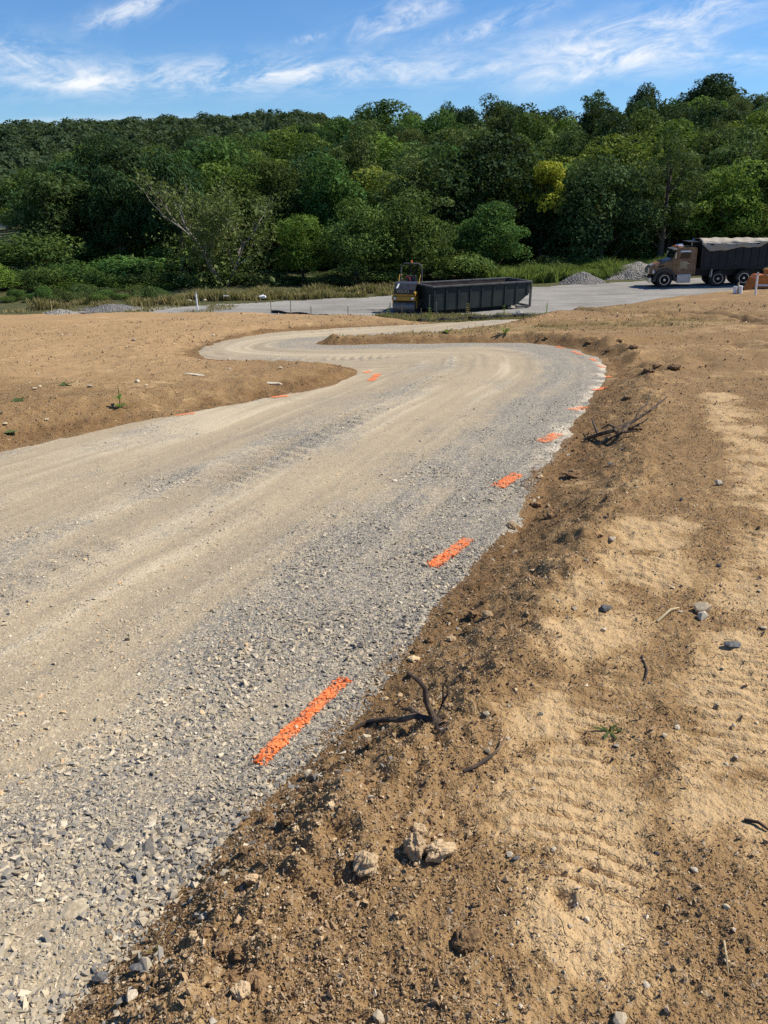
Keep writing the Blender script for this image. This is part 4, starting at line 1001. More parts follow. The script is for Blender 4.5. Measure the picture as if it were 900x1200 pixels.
# ------------------------------------------------------------------ dump truck (local x runs from front to rear, near side at -y)
def dump_truck():
    Y_ = 57.5; p = ray(757, 322); t_ = Y_/p[1]; x0 = p[0]*t_
    T = empty('dump_truck', (x0, Y_, float(macro(x0, Y_))+.03), (0, R(-2.0), R(-5))); T.scale = (.9, .9, .9)
    tag(T, 'bronze dump truck with black bed under a cream tarp, parked on the gravel', 'truck')
    b = MB(); b.box(.5,8.8,-.5,-.38,.78,1.1); b.box(.5,8.8,.38,.5,.78,1.1)
    for xx in (1,2.3,3.6,4.8,6,7.3,8.6): b.box(xx,xx+.12,-.378,.378,.82,1.06)
    for xx in (1.22,5.25,7.18): b.tube([(xx,-.95,.54),(xx,.95,.54)], .09, 8)
    b.build('chassis', M['black'], T)
    # cab
    cab = [(1.78,.95),(3.5,.95),(3.5,2.86),(3.38,2.98),(2.12,2.98),(2.02,2.9),(1.72,2.18)]
    b = MB(); b.prism(cab, -1.08, 1.08); cb = b.build('cab', M['bronze'], T)
    MB().add([(1.70,-.95,2.2),(1.70,.95,2.2),(2.0,.92,2.86),(2.0,-.92,2.86)], [(0,1,2,3)]).build('windscreen', M['glass'], cb)
    b = MB(); b.prism([(2.05,2.92),(1.72,2.86),(1.72,2.82),(2.05,2.84)], -1.0, 1.0); b.build('sun_visor', M['chrome'], cb)
    for s_ in (-1, 1):
        dr = MB().box(2.1,3.12,s_*1.08 if s_ > 0 else -1.105,1.105 if s_ > 0 else -1.08,1.05,2.82,.008).build('door', M['bronze'], T)
        MB().prism([(2.2,2.15),(3.02,2.15),(3.02,2.72),(2.35,2.72)], s_*1.106, s_*1.112).build('window', M['glass'], dr)
        MB().prism([(2.2,2.63),(3.02,2.63),(3.02,2.74),(2.34,2.74)], s_*1.113, s_*1.13).build('window_visor', M['white'], dr)
        MB().box(2.82,3.02,s_*1.107 if s_ > 0 else -1.14,1.14 if s_ > 0 else -1.107,1.75,1.80).build('handle', M['chrome'], dr)
        MB().box(2.3,2.85,s_*1.106 if s_ > 0 else -1.11,1.11 if s_ > 0 else -1.106,1.42,1.95).build('door_panel', simple('tan_door_panel', (.36,.27,.15), .5), dr)
    # hood tapering to the grille
    hp = [(.12,1.02,.74,1.55),(.5,1.02,.82,1.78),(1.1,1.15,.95,1.98),(1.76,1.0,1.03,2.16)]
    V_ = []
    for xx, zb, hw, zt in hp: V_ += [(xx,-hw,zb),(xx,-hw,zt-.16),(xx,-hw+.2,zt),(xx,hw-.2,zt),(xx,hw,zt-.16),(xx,hw,zb)]
    Fs = []
    for i in range(3):
        for j in range(5): Fs.append((i*6+j, i*6+j+1, (i+1)*6+j+1, (i+1)*6+j))
    Fs += [(0,1,2,3,4,5), (18,19,20,21,22,23)]
    hd = MB().add(V_, Fs).build('hood', M['bronze'], T)
    V_ = [(.2,-.4,1.665),(1.7,-.62,2.165),(1.7,.62,2.165),(.2,.4,1.665)]
    MB().add([(x_, y_, z_+.012) for x_, y_, z_ in V_]+[(x_, y_, z_-.1) for x_, y_, z_ in V_], [(0,1,2,3),(4,7,6,5),(0,4,5,1),(1,5,6,2),(2,6,7,3),(3,7,4,0)]).build('sunlit_hood_top', M['alum'], hd)  # pale metal plate: sunlight on the bronze hood top put into the colour
    b = MB(); b.box(.06,.118,-.6,.6,1.05,1.5)
    for k in range(9): b.box(.03,.06,-.58+k*.14,-.54+k*.14,1.07,1.48)
    b.build('grille', M['chrome'], hd)
    for s_ in (-1, 1):
        b = MB(); b.prism([(.7,1.5),(1.15,1.62),(1.15,1.70),(.75,1.62)], s_*.965, s_*.985); b.build('air_scoop', M['black'], hd)
        # fender arch
        arc_ = [(1.22+.84*math.cos(a), .60+.84*math.sin(a)) for a in np.linspace(R(-8), R(188), 15)]; inn = [(1.22+.68*math.cos(a), .60+.68*math.sin(a)) for a in np.linspace(R(188), R(-8), 15)]
        b = MB(); y0, y1 = (.78, 1.2) if s_ > 0 else (-1.2, -.78)
        n_ = 15
        V2 = [(q[0], y0, q[1]) for q in arc_]+[(q[0], y1, q[1]) for q in arc_]+[(q[0], y0, q[1]) for q in inn[::-1]]+[(q[0], y1, q[1]) for q in inn[::-1]]
        F2 = []
        for i in range(n_-1): F2 += [(i,i+1,n_+i+1,n_+i),(2*n_+i,3*n_+i,3*n_+i+1,2*n_+i+1),(i,2*n_+i,2*n_+i+1,i+1),(n_+i,n_+i+1,3*n_+i+1,3*n_+i)]
        b.add(V2, F2); fd = b.build('fender', M['dgrey'] if s_ else None, T, True)
        MB().lathe([(.13,.0),(.15,-.05),(.13,-.09)], (.42, s_*.92, 1.2), 'x', 16).build('headlight', M['white'], fd)
        MB().box(2.15,3.2,s_*.7 if s_ > 0 else -1.12,1.12 if s_ > 0 else s_*.7,.36,1.0,.05).build('fuel_tank', M['alum'], T)
        b = MB(); b.tube([(1.95,s_*1.1,2.55),(1.85,s_*1.32,2.6),(1.85,s_*1.32,2.2),(1.95,s_*1.1,2.1)], .02, 6); b.box(1.8,1.88,s_*1.32-.12,s_*1.32+.12,2.2,2.62,.02); b.build('mirror', M['chrome'], T)
    MB().box(0,.2,-1.18,1.18,.45,.8,.04).build('bumper', M['chrome'], T)
    b = MB()
    for yy in (-.7,-.35,0,.35,.7): b.box(2.15,2.3,yy-.06,yy+.06,2.985,3.06,.015)
    b.build('marker_lights', M['amber'], cb)
    MB().tube([(2.2,.5,3.06),(2.75,.5,3.09)], [.05,.1], 10).build('air_horn', M['chrome'], cb, True)
    MB().box(2.2,2.55,-.6,-.25,2.985,3.12,.03).build('beacon', M['white'], cb)
    MB().tube([(1.95,-1.0,2.9),(1.9,-1.0,3.7)], .012, 5).build('antenna', M['black'], T)
    MB().tube([(3.62,.95,1.0),(3.62,.95,3.35),(3.72,.95,3.5)], [.08,.08,.07], 10).build('exhaust_stack', M['chrome'], T, True)
    # bed
    z0, z1 = 1.42, 3.12
    b = MB(); b.box(3.85,8.78,-1.22,-1.14,z0,z1); b.box(3.85,8.78,1.14,1.22,z0,z1); b.box(3.8,3.9,-1.218,1.218,z0+.003,z1+.25); b.box(3.91,8.78,-1.138,1.138,z0,z0+.1)
    b.box(2.85,3.798,-1.1,1.1,z1+.18,z1+.25); b.box(3.0,8.8,-.6,.6,1.12,1.4)
    b.prism([(8.78,z0),(9.0,z0+.02),(8.92,z1),(8.78,z1)], -1.2, 1.2)
    bed = b.build('dump_bed', M['black'], T)
    b = MB()
    for xx in np.linspace(4.0, 8.65, 9): b.box(xx,xx+.09,-1.268,-1.222,z0,z1-.06); b.box(xx,xx+.09,1.222,1.268,z0,z1-.06)
    b.box(3.85,8.82,-1.29,-1.222,z1-.055,z1+.06); b.box(3.85,8.82,1.222,1.29,z1-.055,z1+.06); b.box(3.85,8.82,-1.28,-1.222,z0-.1,z0-.003)
    b.build('side_rails', M['black'], bed)
    MB().box(8.98,9.05,-1.0,-.88,1.62,1.72).build('tail_light', M['red'], bed); MB().box(8.98,9.05,.88,1.0,1.62,1.72).build('tail_light', M['red'], bed)
    # tarp draped over the load
    nx, ny = 44, 26; V_ = []; Fs = []
    for i in range(nx):
        fx_ = i/(nx-1); xx = 3.72+fx_*5.2
        dr = np.interp(fx_, [0,.03,.08,.12,.45,.5,.85,.93,1], [.02,.12,.45,.62,.46,.40,.34,.12,.05])
        for j in range(ny):
            v = j/(ny-1)
            if v < .25: yy = -1.31-.05*math.sin(v*9+fx_*20); zz = z1+.12-dr*(1-v/.25)
            else:
                w = (v-.25)/.75; yy = -1.30+2.6*w; zz = z1+.12+.26*math.sin(w*math.pi)**.8*(1-.35*fx_)+.06*(1-fx_)
            zz += .03*math.sin(xx*3.1+v*6)+.02*math.sin(xx*7.7-v*9)
            V_.append((xx, yy, zz))
    for i in range(nx-1):
        for j in range(ny-1): Fs.append((i*ny+j, i*ny+j+1, (i+1)*ny+j+1, (i+1)*ny+j))
    o = mesh_np('tarp', V_, Fs, M['canvas'], T, True); sm = o.modifiers.new('thick', 'SOLIDIFY'); sm.thickness = .02
    MB().tube([(3.7,-1.28,3.3),(6.2,-1.34,3.12),(6.5,-1.34,3.18),(8.9,-1.3,3.2)], .025, 6).build('tarp_arm', M['alum'], T)
    MB().box(4.68,4.76,-1.2,-.7,.62,1.45,.02).build('mudguard_bracket', M['alum'], T)
    MB().box(8.6,8.63,-1.15,-.55,.4,1.1).build('mud_flap', M['rubber'], T); MB().box(8.6,8.63,.55,1.15,.4,1.1).build('mud_flap', M['rubber'], T)
    for xx, rr_ in ((1.22,.60),(5.25,.60),(7.18,.60)):
        for s_ in (-1, 1): wheel(T, xx, s_*(.98), .60, rr_, .34 if xx < 2 else .48, s_)
    return T
dump_truck()

# ------------------------------------------------------------------ roll-off bin
def bin_():
    a = ray(507, 366); ta = 44.4/a[1]; A = Vector((a[0]*ta, 44.4, 0)); ang = R(28); L = 6.85; W_ = 2.35; Hh = 1.52
    A.z = float(macro(A.x+2, 46))+.03
    T = empty('roll_off_bin', A, (0, 0, ang)); tag(T, 'long dark green open steel bin with sloped right end beside the roller', 'bin')
    zb = .28
    prf = [(0,zb),(L-1.0,zb),(L-.12,zb+.62),(L-.12,Hh),(0,Hh)]
    sh = MB(); sh.prism(prf, 0, .05); sh.prism(prf, W_-.05, W_); sh.box(0,.05,.052,W_-.052,zb,Hh); sh.box(.052,L-1.0,.052,W_-.052,zb,zb+.05)
    n = .05; sh.add([(L-1.0,.052,zb),(L-.12,.052,zb+.62),(L-.12,W_-.052,zb+.62),(L-1.0,W_-.052,zb),(L-1.0,.052,zb+n),(L-.17,.052,zb+.62+n),(L-.17,W_-.052,zb+.62+n),(L-1.0,W_-.052,zb+n)], [(0,1,2,3),(4,7,6,5),(0,4,5,1),(2,6,7,3),(1,5,6,2),(0,3,7,4)])
    sh.box(L-.17,L-.12,.052,W_-.052,zb+.64,Hh)
    body = sh.build('shell', M['bin'], T)
    li = MB(); li.box(.055,L-.18,W_-.062,W_-.053,zb+.06,Hh-.02); li.box(.053,.06,.06,W_-.065,zb+.06,Hh-.02); li.box(L-.19,L-.175,.06,W_-.065,zb+.7,Hh-.02); li.build('liner', M['rust'], body)
    for k in range(9):
        b = MB(); xx = .03+k*(L-.35)/8; top = Hh-.05; bot = zb if xx < L-1.0 else zb+.62*(xx-(L-1.0))/.88+.02
        b.box(xx,xx+.1,-.04,-.002,bot,top); b.build('side_rib', M['bin'], T); MB().box(xx,xx+.1,W_+.002,W_+.07,bot,top).build('side_rib', M['bin'], T)
    b = MB(); b.box(-.06,L+.02,-.08,.07,Hh+.002,Hh+.10,.015); b.box(-.06,L+.02,W_-.07,W_+.08,Hh+.002,Hh+.10,.015); b.box(-.058,.07,.072,W_-.072,Hh+.002,Hh+.10,.015); b.box(L-.1,L+.018,.072,W_-.072,Hh+.002,Hh+.10,.015)
    b.build('top_rail', M['binrail'], T)
    b = MB()
    for yy in (.02, W_-.12): b.box(L-.02,L+.1,yy,yy+.1,.1,Hh,.01); b.box(L-1.0,L-.022,yy,yy+.1,.08,.2)
    b.box(L-.019,L+.099,.122,W_-.122,.1,.2); b.build('end_frame', M['binrail'], T)
    b = MB(); b.box(.1,L-1.02,.5,.62,.08,zb-.003); b.box(.1,L-1.02,W_-.62,W_-.5,.08,zb-.003)
    b.build('skid_rail', M['bin'], T)
    for xx in (.4, L-1.4):
        for yy in (.3, W_-.3): MB().lathe([(.10,-.1),(.10,.1)], (xx, yy, .11), 'y', 14).build('roller', M['steel'], T)
bin_()

# ------------------------------------------------------------------ tandem roller, seen nearly end on
def text(body, size, mat, parent, loc, rot, name='lettering'):
    cu = bpy.data.curves.new(name, 'FONT'); cu.body = body; cu.size = size; cu.extrude = .004; cu.align_x = 'CENTER'; cu.align_y = 'CENTER'
    o = bpy.data.objects.new(name, cu); COL.objects.link(o); dg = bpy.context.evaluated_depsgraph_get()
    me = bpy.data.meshes.new_from_object(o.evaluated_get(dg)); bpy.data.objects.remove(o)
    o = bpy.data.objects.new(name, me); COL.objects.link(o); me.materials.append(mat); o.parent = parent; o.location = loc; o.rotation_euler = rot; return o
def road_roller():
    a = ray(473, 366); t_ = 45.4/a[1]; x0 = a[0]*t_
    T = empty('road_roller', (x0, 45.2, float(macro(x0, 46))+.03), (0, 0, R(-14)))
    tag(T, 'yellow and black tandem road roller with roll bar beside the bin', 'roller')
    # local: faces -y, length along +y
    for yy in (.35, 2.1):
        b = MB(); b.lathe([(.30,-.62),(.36,-.62),(.36,.62),(.30,.62)], (0, yy, .36), 'x', 36); dm = b.build('drum', M['steel'], T, True)
        b = MB(); b.box(-.72,-.65,yy-.12,yy+.12,.3,.72); b.box(.65,.72,yy-.12,yy+.12,.3,.72); b.build('drum_fork', M['yellow'], dm)
    MB().box(-.7,.7,-.06,1.0,.74,.98,.04).build('front_frame', M['yellow'], T)
    MB().box(-.68,.68,-.03,.95,.983,1.22,.05).build('engine_cover', M['yellow'], T)
    h_ = [(-.05,1.10),(-.05,1.36),(.28,1.66),(.9,1.72),(.9,1.10)]
    b = MB(); n = len(h_); V_ = [(-.58 if i < n else .58, h_[i % n][0], h_[i % n][1]) for i in range(2*n)]
    b.add(V_, [list(range(n)), list(range(2*n-1, n-1, -1))]+[[i, n+i, n+(i+1) % n, (i+1) % n] for i in range(n)])
    hood = b.build('hood', M['dgrey'], T)
    text('VOLVO', .22, M['alum'], hood, (-.05, -.056, 1.25), (R(90), 0, 0))
    MB().add([(-.45,.0,1.42),(-.36,.0,1.42),(-.30,.25,1.645),(-.39,.25,1.645)], [(0,1,2,3)]).build('hood_stripe', M['white'], hood)
    for s_ in (-1, 1): MB().lathe([(.07,0),(.08,-.03),(.06,-.05)], (s_*.5, -.06, .86), 'y', 12).build('headlight', M['white'], T)
    MB().box(-.7,.7,1.05,2.6,.74,1.05,.05).build('rear_frame', M['yellow'], T)
    MB().box(.45,.72,.95,2.2,1.053,1.5,.05).build('side_tank', M['yellow'], T)
    st_ = MB().box(-.3,.3,1.45,1.9,1.06,1.5,.05).build('seat', M['dgrey'], T)
    MB().box(-.3,.3,1.85,2.0,1.5,1.95,.05).build('seat_back', M['dgrey'], st_)
    MB().tube([(-.1,1.1,1.05),(-.1,1.2,1.75)], .03, 8).build('steering_column', M['dgrey'], T)
    b = MB(); b.tube([(-.1+.2*math.cos(k*math.pi/8), 1.2+.06*math.sin(k*math.pi/8), 1.76+.19*math.sin(k*math.pi/8)) for k in range(17)], .018, 6); b.build('steering_wheel', M['red'], T)
    b = MB(); pts = [(-.62,2.0,1.05),(-.62,1.98,2.3),(-.58,1.97,2.5),(-.42,1.97,2.62),(.42,1.97,2.62),(.58,1.97,2.5),(.62,1.98,2.3),(.62,2.0,1.05)]
    b.tube(pts, .045, 8); b.build('roll_bar', M['binrail'], T, True)
    MB().tube([(0,1.97,2.66),(0,1.97,2.8)], [.06,.05], 10).build('beacon', M['amber'], T)
    for s_ in (-1, 1): MB().tube([(s_*.55,1.95,2.0),(s_*.62,1.6,2.02),(s_*.6,1.3,1.6)], .022, 6).build('handrail', M['yellow'], T)
road_roller()

# ------------------------------------------------------------------ orange machine at the right edge, white stakes and pipes
def orange_machine():
    Y_ = 50.0; a = ray(876, 334); t_ = Y_/a[1]; x0 = a[0]*t_
    T = empty('compact_machine', (x0, Y_, float(macro(x0+1, Y_))+.02), (0, 0, R(-6)))
    tag(T, 'orange compact machine cut by the right picture edge behind white stakes', 'machine')
    pr_ = [(0,.35),(.06,.75),(.2,1.15),(.4,1.35),(.95,1.35),(1.2,1.1),(1.3,.35)]
    hd = MB().prism(pr_, -.6, .6).build('hood', M['orange'], T)
    MB().box(.45,1.05,-.606,-.601,.72,.82).build('decal_band', M['white'], hd)
    MB().box(.75,3.2,-.45,-.2,1.40,1.72,.04).build('boom', M['orange'], T)
    MB().box(1.35,3.1,-.7,.7,.55,1.3,.06).build('body', M['dgrey'], T)
    for s_ in (-1, 1):
        y0, y1 = (-.95,-.62) if s_ < 0 else (.62,.95)
        pts = [(.25+.0,.3)]; P_ = [(.3+.3*math.cos(q), .3+.3*math.sin(q)) for q in np.linspace(R(90), R(270), 9)]+[(2.8+.3*math.cos(q), .3+.3*math.sin(q)) for q in np.linspace(R(-90), R(90), 9)]
        MB().prism(P_, y0, y1).build('track', M['rubber'], T)
    b = MB()
    for xx in (1.6, 2.9):
        for yy in (-.6, .6): b.tube([(xx,yy,1.25),(xx,yy,2.1)], .04, 6)
    b.box(1.5,3.0,-.65,.65,2.1,2.18,.02); b.build('canopy', M['dgrey'], T)
orange_machine()
def pipe(px, py, toppx, rad_, label, name='white_pipe', dist=None, cap=None):
    if dist is None: p = at(px, py)
    else: d = ray(px, py); t_ = dist/d[1]; p = Vector((d[0]*t_, dist, float(gz(d[0]*t_, dist)[0])))
    d = ray(*toppx); t_ = p.y/d[1]; top = Vector((d[0]*t_, p.y, EYE+d[2]*t_))
    b = MB(); v = top-p
    b.tube([p-v*.15, p, p+v*.5, top], [rad_]*4, 12)
    o = b.build(name, M['white'], None, True); tag(o, label, 'pipe')
    if cap: MB().tube([top-v*.01, top+v.normalized()*cap], [rad_*1.2, rad_*1.15], 12).build('cap', M[cap and 'white'] if rad_ < .03 else M['alum'], o, True)
    return o
pipe(232, 366, (229.5,344), .05, 'white pipe post standing at the crest of the left mound', cap=.10)
pipe(885, 346, (888,322), .032, 'tall leaning white stake in front of the orange machine', cap=.08)
pipe(861, 344, (862,335.5), .065, 'short white pipe stub, left of two stubs by the truck wheel')
pipe(867.5, 344, (868,335), .065, 'short white pipe stub, right of two stubs by the truck wheel')
q = at(865, 344); b = MB(); b.tube([q-Vector((0,0,.1)), q+Vector((0,.1,.38))], .03, 6); tag(b.build('survey_stake', M['wood'], None), 'brown wooden stake between the two white pipe stubs', 'stake')

# silt fences
def silt_fence(P3, h, label, stakes, sag=.0):
    T = empty('silt_fence', P3[0]); tag(T, label, 'silt fence'); V_ = []; Fs = []
    for i, p in enumerate(P3):
        for k in range(4): V_.append((p.x-P3[0].x+.03*math.sin(i*1.7+k), p.y-P3[0].y+.05*math.sin(i*2.3+k*1.1), p.z-P3[0].z-.05+(h+.04*math.sin(i*1.3))*k/3))
    for i in range(len(P3)-1):
        for k in range(3): Fs.append((i*4+k, i*4+k+1, (i+1)*4+k+1, (i+1)*4+k))
    o = mesh_np('fabric', V_, Fs, M['fabric'], T, True); sm = o.modifiers.new('thick', 'SOLIDIFY'); sm.thickness = .012
    for i, hh in stakes:
        p = P3[i]-P3[0]; MB().box(p.x-.02,p.x+.02,p.y-.07,p.y-.03,p.z-.2,p.z+hh).build('stake', M['wood'], T)
def yline(A, B, n): 
    out = []
    for k in range(n):
        t_ = k/(n-1); x_ = A[0]+(B[0]-A[0])*t_; yy = A[1]+(B[1]-A[1])*t_; out.append(Vector((x_, yy, float(macro(x_, yy)))))
    return out
def yw(px, py): 
    d = ray(px, py); t_ = (EYE+4.55)/-d[2]; return (d[0]*t_, d[1]*t_)
silt_fence(yline(yw(318,366.5), yw(408,374), 16), .24, 'black silt fence running down the left verge by the yard', [(0,.75),(4,.85),(8,.6),(15,.75)])
silt_fence(yline(yw(488,381), yw(545,378), 12), .38, 'black silt fence low in the grass in front of the roller and bin', [(1,.9),(6,.5)])
silt_fence(yline(yw(548,378.5), yw(622,374), 14), .42, 'black silt fence under the right half of the bin', [(4,.4),(10,.5)])
for k, (px, py, hh) in enumerate(((457,373,.9),(471,374,.8),(503,374,1.3),(511,373,.9),(546,366,.4))):
    x_, yy = yw(px, py); z_ = float(macro(x_, yy)); o = MB().box(x_-.025,x_+.025,yy-.02,yy+.02,z_-.2,z_+hh).build('survey_stake', M['wood'], None)
    tag(o, ['thin wooden stake left of the roller drum','thin wooden stake right in front of the roller','tallest wooden stake at the gap between roller and bin','wooden stake at the left end of the bin','short stake below the middle of the bin'][k], 'stake')
for k, (px, py) in enumerate(((503,377),(548,371),(590,374),(455,377),(640,372))):
    x_, yy = yw(px, py); root = empty('weed_plant', (x_, yy, float(macro(x_, yy)))); tag(root, ['tall weed by the stake between roller and bin','grey tall weed in front of the bin middle','weed under the right half of the bin','weed at the left foot of the roller','weed past the right end of the bin'][k], 'weed')
    V_, Fs = [], []
    for j in range(7):
        v, f_ = leaf_blades(np.array([0, 0, .05+j*.11]), 6, .22*(1-.08*j), .06, 1.0, k*10+j); b_ = len(V_); V_ += v; Fs += [[i+b_ for i in q_] for q_ in f_]
    mesh_np('leaves', V_, Fs, M['leaf']['weed' if k != 1 else 'grass'], root, attrs={'tint': ('FACE', np.random.default_rng(3).random(len(Fs)))})
    MB().tube([(0,0,-.02),(.01,0,.9)], [.014,.006], 6).build('stem', M['leaf']['weed'], root)
x_, yy = yw(607, 371.5); o = bpy.data.objects.new('concrete_chunk', ROCKS[3].copy()); COL.objects.link(o); o.data.materials.clear(); o.data.materials.append(M['conc']); o.location = (x_, yy, float(macro(x_, yy))+.2); o.scale = (1.0,.8,.85); o.rotation_euler = (.2,.3,.4)
tag(o, 'grey concrete chunk on the verge by the right end of the bin', 'concrete chunk')
# gravel and stone heaps
def pile(px, py, dist, wpx, hpx, label, mat, seed, depth=.8):
    d = ray(px, py); t_ = dist/d[1]; cx, cy = d[0]*t_, dist; rw = wpx*t_/F/2; hh = hpx*t_/F; n = 56
    gx, gy = np.meshgrid(np.linspace(-1.15, 1.15, n), np.linspace(-1.15, 1.15, n)); gx, gy = gx.ravel(), gy.ravel()
    rr_ = np.hypot(gx, gy)*(1+.18*pn(gx*1.4, gy*1.4, seed)); z_ = hh*np.clip(1-rr_**1.25, -.2, 1)
    z_ = z_+hh*(.10*fbm(gx*2.6, gy*2.6, 4, seed)+.05*fbm(gx*9, gy*9, 3, seed+2))
    X_, Y2 = cx+gx*rw, cy+gy*rw*depth; gz_ = macro(X_, Y2); z0 = float(macro(cx, cy))
    V_ = np.stack([gx*rw, gy*rw*depth, gz_-z0+z_], 1); Fq = np.array([[i*n+j, i*n+j+1, (i+1)*n+j+1, (i+1)*n+j] for i in range(n-1) for j in range(n-1)])
    o = mesh_np('gravel_heap', V_, Fq, mat, smooth=True, loc=(cx, cy, z0)); tag(o, label, 'gravel heap')
def heap_mat(name, a, b):
    t = NT(name); p = t.pos(); v = t.n('ShaderNodeTexVoronoi', {'Vector': p, 'Scale': 9.0}); k = t.n('ShaderNodeSeparateColor', {'Color': v.outputs['Color']}).outputs[0]
    c = t.mix(t.math('ADD', t.math('MULTIPLY', k, .7), t.math('MULTIPLY', t.noise(p, 1.5, 5), .3)), a, b); return t.out(c, .95, .1, bump=t.math('SUBTRACT', 1, v.outputs['Distance']), bstr=1.0, bdist=.12)
hm1 = heap_mat('heap_grey', (.10,.095,.088), (.27,.255,.23)); hm2 = heap_mat('heap_pale', (.17,.158,.14), (.38,.35,.30))
pile(681, 337, 62, 56, 12, 'cone shaped grey gravel heap between bin and dump truck', hm1, 3)
pile(744, 334, 64.5, 78, 17, 'pale stone heap partly behind the dump truck hood', hm2, 8)
pile(70, 369, 46, 50, 6, 'low pale heap of stone at the far left yard edge', hm2, 12, 1.0)
pile(130, 367, 48, 75, 6, 'flat grey heap of stone, right of the low pale heap', hm1, 15, 1.0)
pile(20, 373, 44, 80, 3, 'dark flattened spoil heap at the left picture edge', hm1, 17, 1.0)
# tumbled blocks in the grass behind the post
for k, (px, py, s_, mt, lab) in enumerate(((265,352,.5,'conc','grey block in the grass right of the white post'),(308,353,.6,'white','white block lying in the tall grass'),(222,357,.35,'rock_tan','reddish rubble stone left of the white post'),(240,357,.35,'rock_tan','reddish rubble stone right of the white post'))):
    x_, yy = yw(px, py); o = bpy.data.objects.new('rubble_block', ROCKS[k].copy()); COL.objects.link(o); o.data.materials.clear(); o.data.materials.append(M[mt]); o.location = (x_, yy, float(macro(x_, yy))+.35); o.scale = (s_*1.1, s_*.8, s_*.8)
    tag(o, lab, 'rubble')
# white van on the far lawn, cut by the left edge
def van():
    Y_ = 152; d = ray(-2, 253); t_ = Y_/d[1]; x0 = d[0]*t_
    T = empty('parked_van', (x0, Y_, float(macro(x0, Y_))), (0, 0, R(10))); tag(T, 'white van on the far lawn, cut by the left picture edge', 'van')
    b = MB(); b.prism([(-2.4,.4),(2.1,.4),(2.3,.9),(1.9,1.2),(1.2,1.95),(-2.3,2.0),(-2.45,1.8)], -.95, .95); bd = b.build('body', M['white'], T)
    MB().prism([(.5,1.2),(1.6,1.2),(1.1,1.8),(.5,1.8)], -.96, -.952).build('window', M['glass'], bd)
    for xx in (-1.5, 1.5):
        for s_ in (-1, 1): wheel(T, xx, s_*.85, .36, .36, .24, s_)
van()

# ------------------------------------------------------------------ light, sky
SUN_EL, SUN_AZ = R(49), R(77)      # azimuth clockwise from +y
sd = bpy.data.lights.new('sun', 'SUN'); so = bpy.data.objects.new('sun', sd); COL.objects.link(so)
sd.energy = 4.7; sd.angle = R(.55); sd.color = (1, .935, .83)
dirv = Vector((math.sin(SUN_AZ)*math.cos(SUN_EL), math.cos(SUN_AZ)*math.cos(SUN_EL), math.sin(SUN_EL)))
so.rotation_euler = dirv.to_track_quat('Z', 'Y').to_euler(); so.location = (20, 10, 40)
W = bpy.data.worlds.new('World'); S.world = W; W.use_nodes = True; nt = W.node_tree; nt.nodes.clear()
class WN(NT):
    def __init__(s): s.t = nt
w = WN()
sky = w.n('ShaderNodeTexSky', sky_type='NISHITA', sun_disc=False, sun_elevation=SUN_EL, sun_rotation=SUN_AZ, air_density=1.0, dust_density=.25, ozone_density=2.2, altitude=200)
hs = w.n('ShaderNodeHueSaturation', {'Color': sky.outputs[0], 'Saturation': 1.12, 'Value': 1.0})
tc = w.n('ShaderNodeTexCoord').outputs['Generated']; sx = w.n('ShaderNodeSeparateXYZ', {0: tc})
yy = w.math('MAXIMUM', sx.outputs[1], .02)
U = w.math('DIVIDE', sx.outputs[0], yy); Vv = w.math('DIVIDE', sx.outputs[2], yy)
front = w.math('GREATER_THAN', sx.outputs[1], .03)
def uv(px, py): d = ray(px, py); return d[0]/d[1], d[2]/d[1]
def streak_(rot, su, sv, seed, lo, hi, dist=.6):
    c_, s_ = math.cos(rot), math.sin(rot)
    a = w.math('ADD', w.math('MULTIPLY', U, c_*su), w.math('MULTIPLY', Vv, s_*su)); b = w.math('ADD', w.math('MULTIPLY', U, -s_*sv), w.math('MULTIPLY', Vv, c_*sv))
    cv = w.n('ShaderNodeCombineXYZ', {0: a, 1: b, 2: seed}).outputs[0]
    return w.mr(w.noise(cv, 1.0, 9, .68, dist), lo, hi, smooth=True)
tot = None
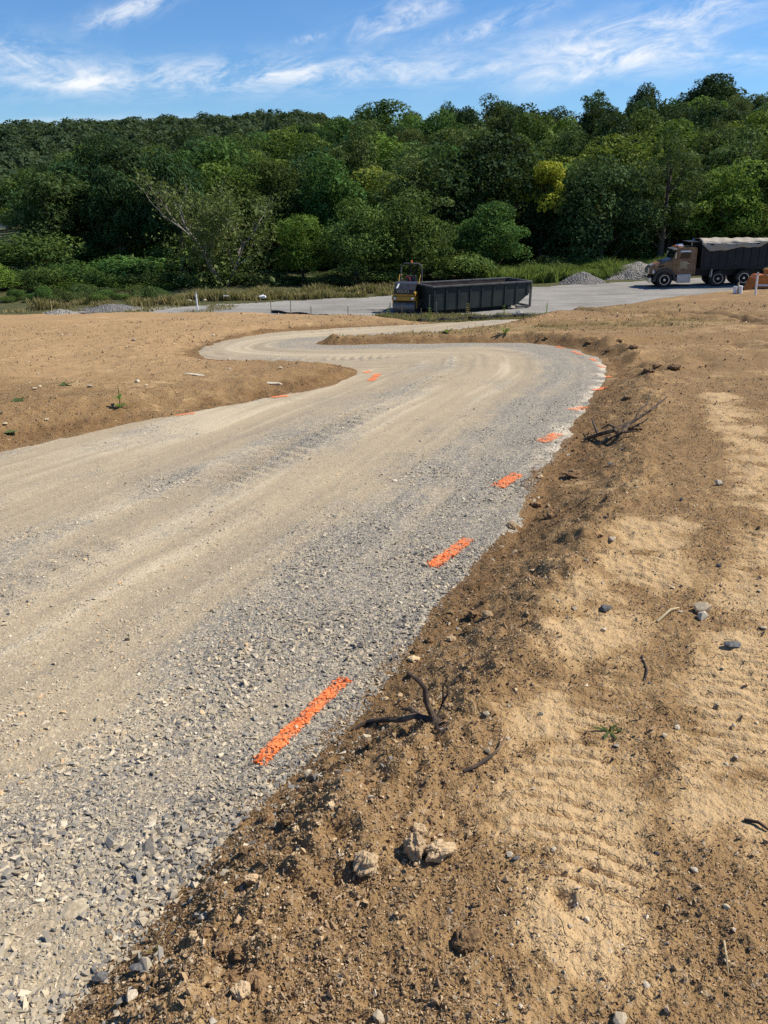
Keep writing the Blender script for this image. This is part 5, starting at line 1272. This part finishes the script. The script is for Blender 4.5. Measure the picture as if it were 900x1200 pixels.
for (px, py, hw, hh, rot, amp, seed, su, sv) in (
    (300,88,300,21,1.5,.85,1.3,7,75),(95,96,75,11,-3,.75,2.7,9,70),(20,62,95,26,-14,.7,4.1,8,60),(155,10,62,13,17,.8,5.2,9,70),(470,20,72,17,17,.85,6.6,8,70),
    (575,31,85,12,16,.6,7.7,9,80),(760,28,170,22,10,.75,8.1,6,60),(740,64,150,24,6,.9,9.4,6,60),(690,82,70,12,20,.5,3.4,9,70),(860,70,80,14,0,.5,1.9,8,80),
    (115,146,240,9,0,.6,2.2,3,40),(520,84,110,12,2,.35,6.1,9,80),(362,45,22,5,10,.4,3.3,30,90)):
    cu, cv_ = uv(px, py); ru = abs(uv(px+hw, py)[0]-cu); rv = abs(uv(px, py+hh)[1]-cv_); ro = R(rot)
    du = w.math('SUBTRACT', U, cu); dv = w.math('SUBTRACT', Vv, cv_); c_, s_ = math.cos(ro), math.sin(ro)
    a = w.math('ADD', w.math('MULTIPLY', du, c_/ru), w.math('MULTIPLY', dv, s_/ru)); b = w.math('ADD', w.math('MULTIPLY', du, -s_/rv), w.math('MULTIPLY', dv, c_/rv))
    q2 = w.math('ADD', w.math('MULTIPLY', a, a), w.math('MULTIPLY', b, b)); g_ = w.math('POWER', 2.718, w.math('MULTIPLY', q2, -1.1))
    s1 = streak_(ro+R(4), su*2.0, sv*.62, seed, .37, .70, .55)
    one = w.math('MULTIPLY', w.math('MULTIPLY', g_, s1), amp*1.1)
    tot = one if tot is None else w.math('ADD', tot, one)
veil = w.math('MULTIPLY', streak_(R(8), 5, 14, 9.9, .45, .85, .8), .07)
tot = w.math('MULTIPLY', w.math('ADD', tot, veil, clamp=True), front)
tot = w.math('MULTIPLY', tot, w.math('GREATER_THAN', Vv, .0))
skyc = w.mix(1.0, hs.outputs[0], (.66,.92,1.20), 'MULTIPLY')
col = w.mix(tot, skyc, (8.6, 8.9, 9.3))
bg = w.n('ShaderNodeBackground', {'Color': col, 'Strength': .083})
w.n('ShaderNodeOutputWorld', {'Surface': bg.outputs[0]})

S.view_settings.view_transform = 'Standard'; S.view_settings.look = 'None'; S.view_settings.exposure = 0.42; S.view_settings.gamma = 1.0
S.render.engine = 'CYCLES'; S.cycles.max_bounces = 6; S.cycles.diffuse_bounces = 3; S.cycles.glossy_bounces = 2; S.cycles.transmission_bounces = 3; S.cycles.transparent_max_bounces = 8
S.cycles.use_denoising = False; S.cycles.caustics_reflective = False; S.cycles.caustics_refractive = False
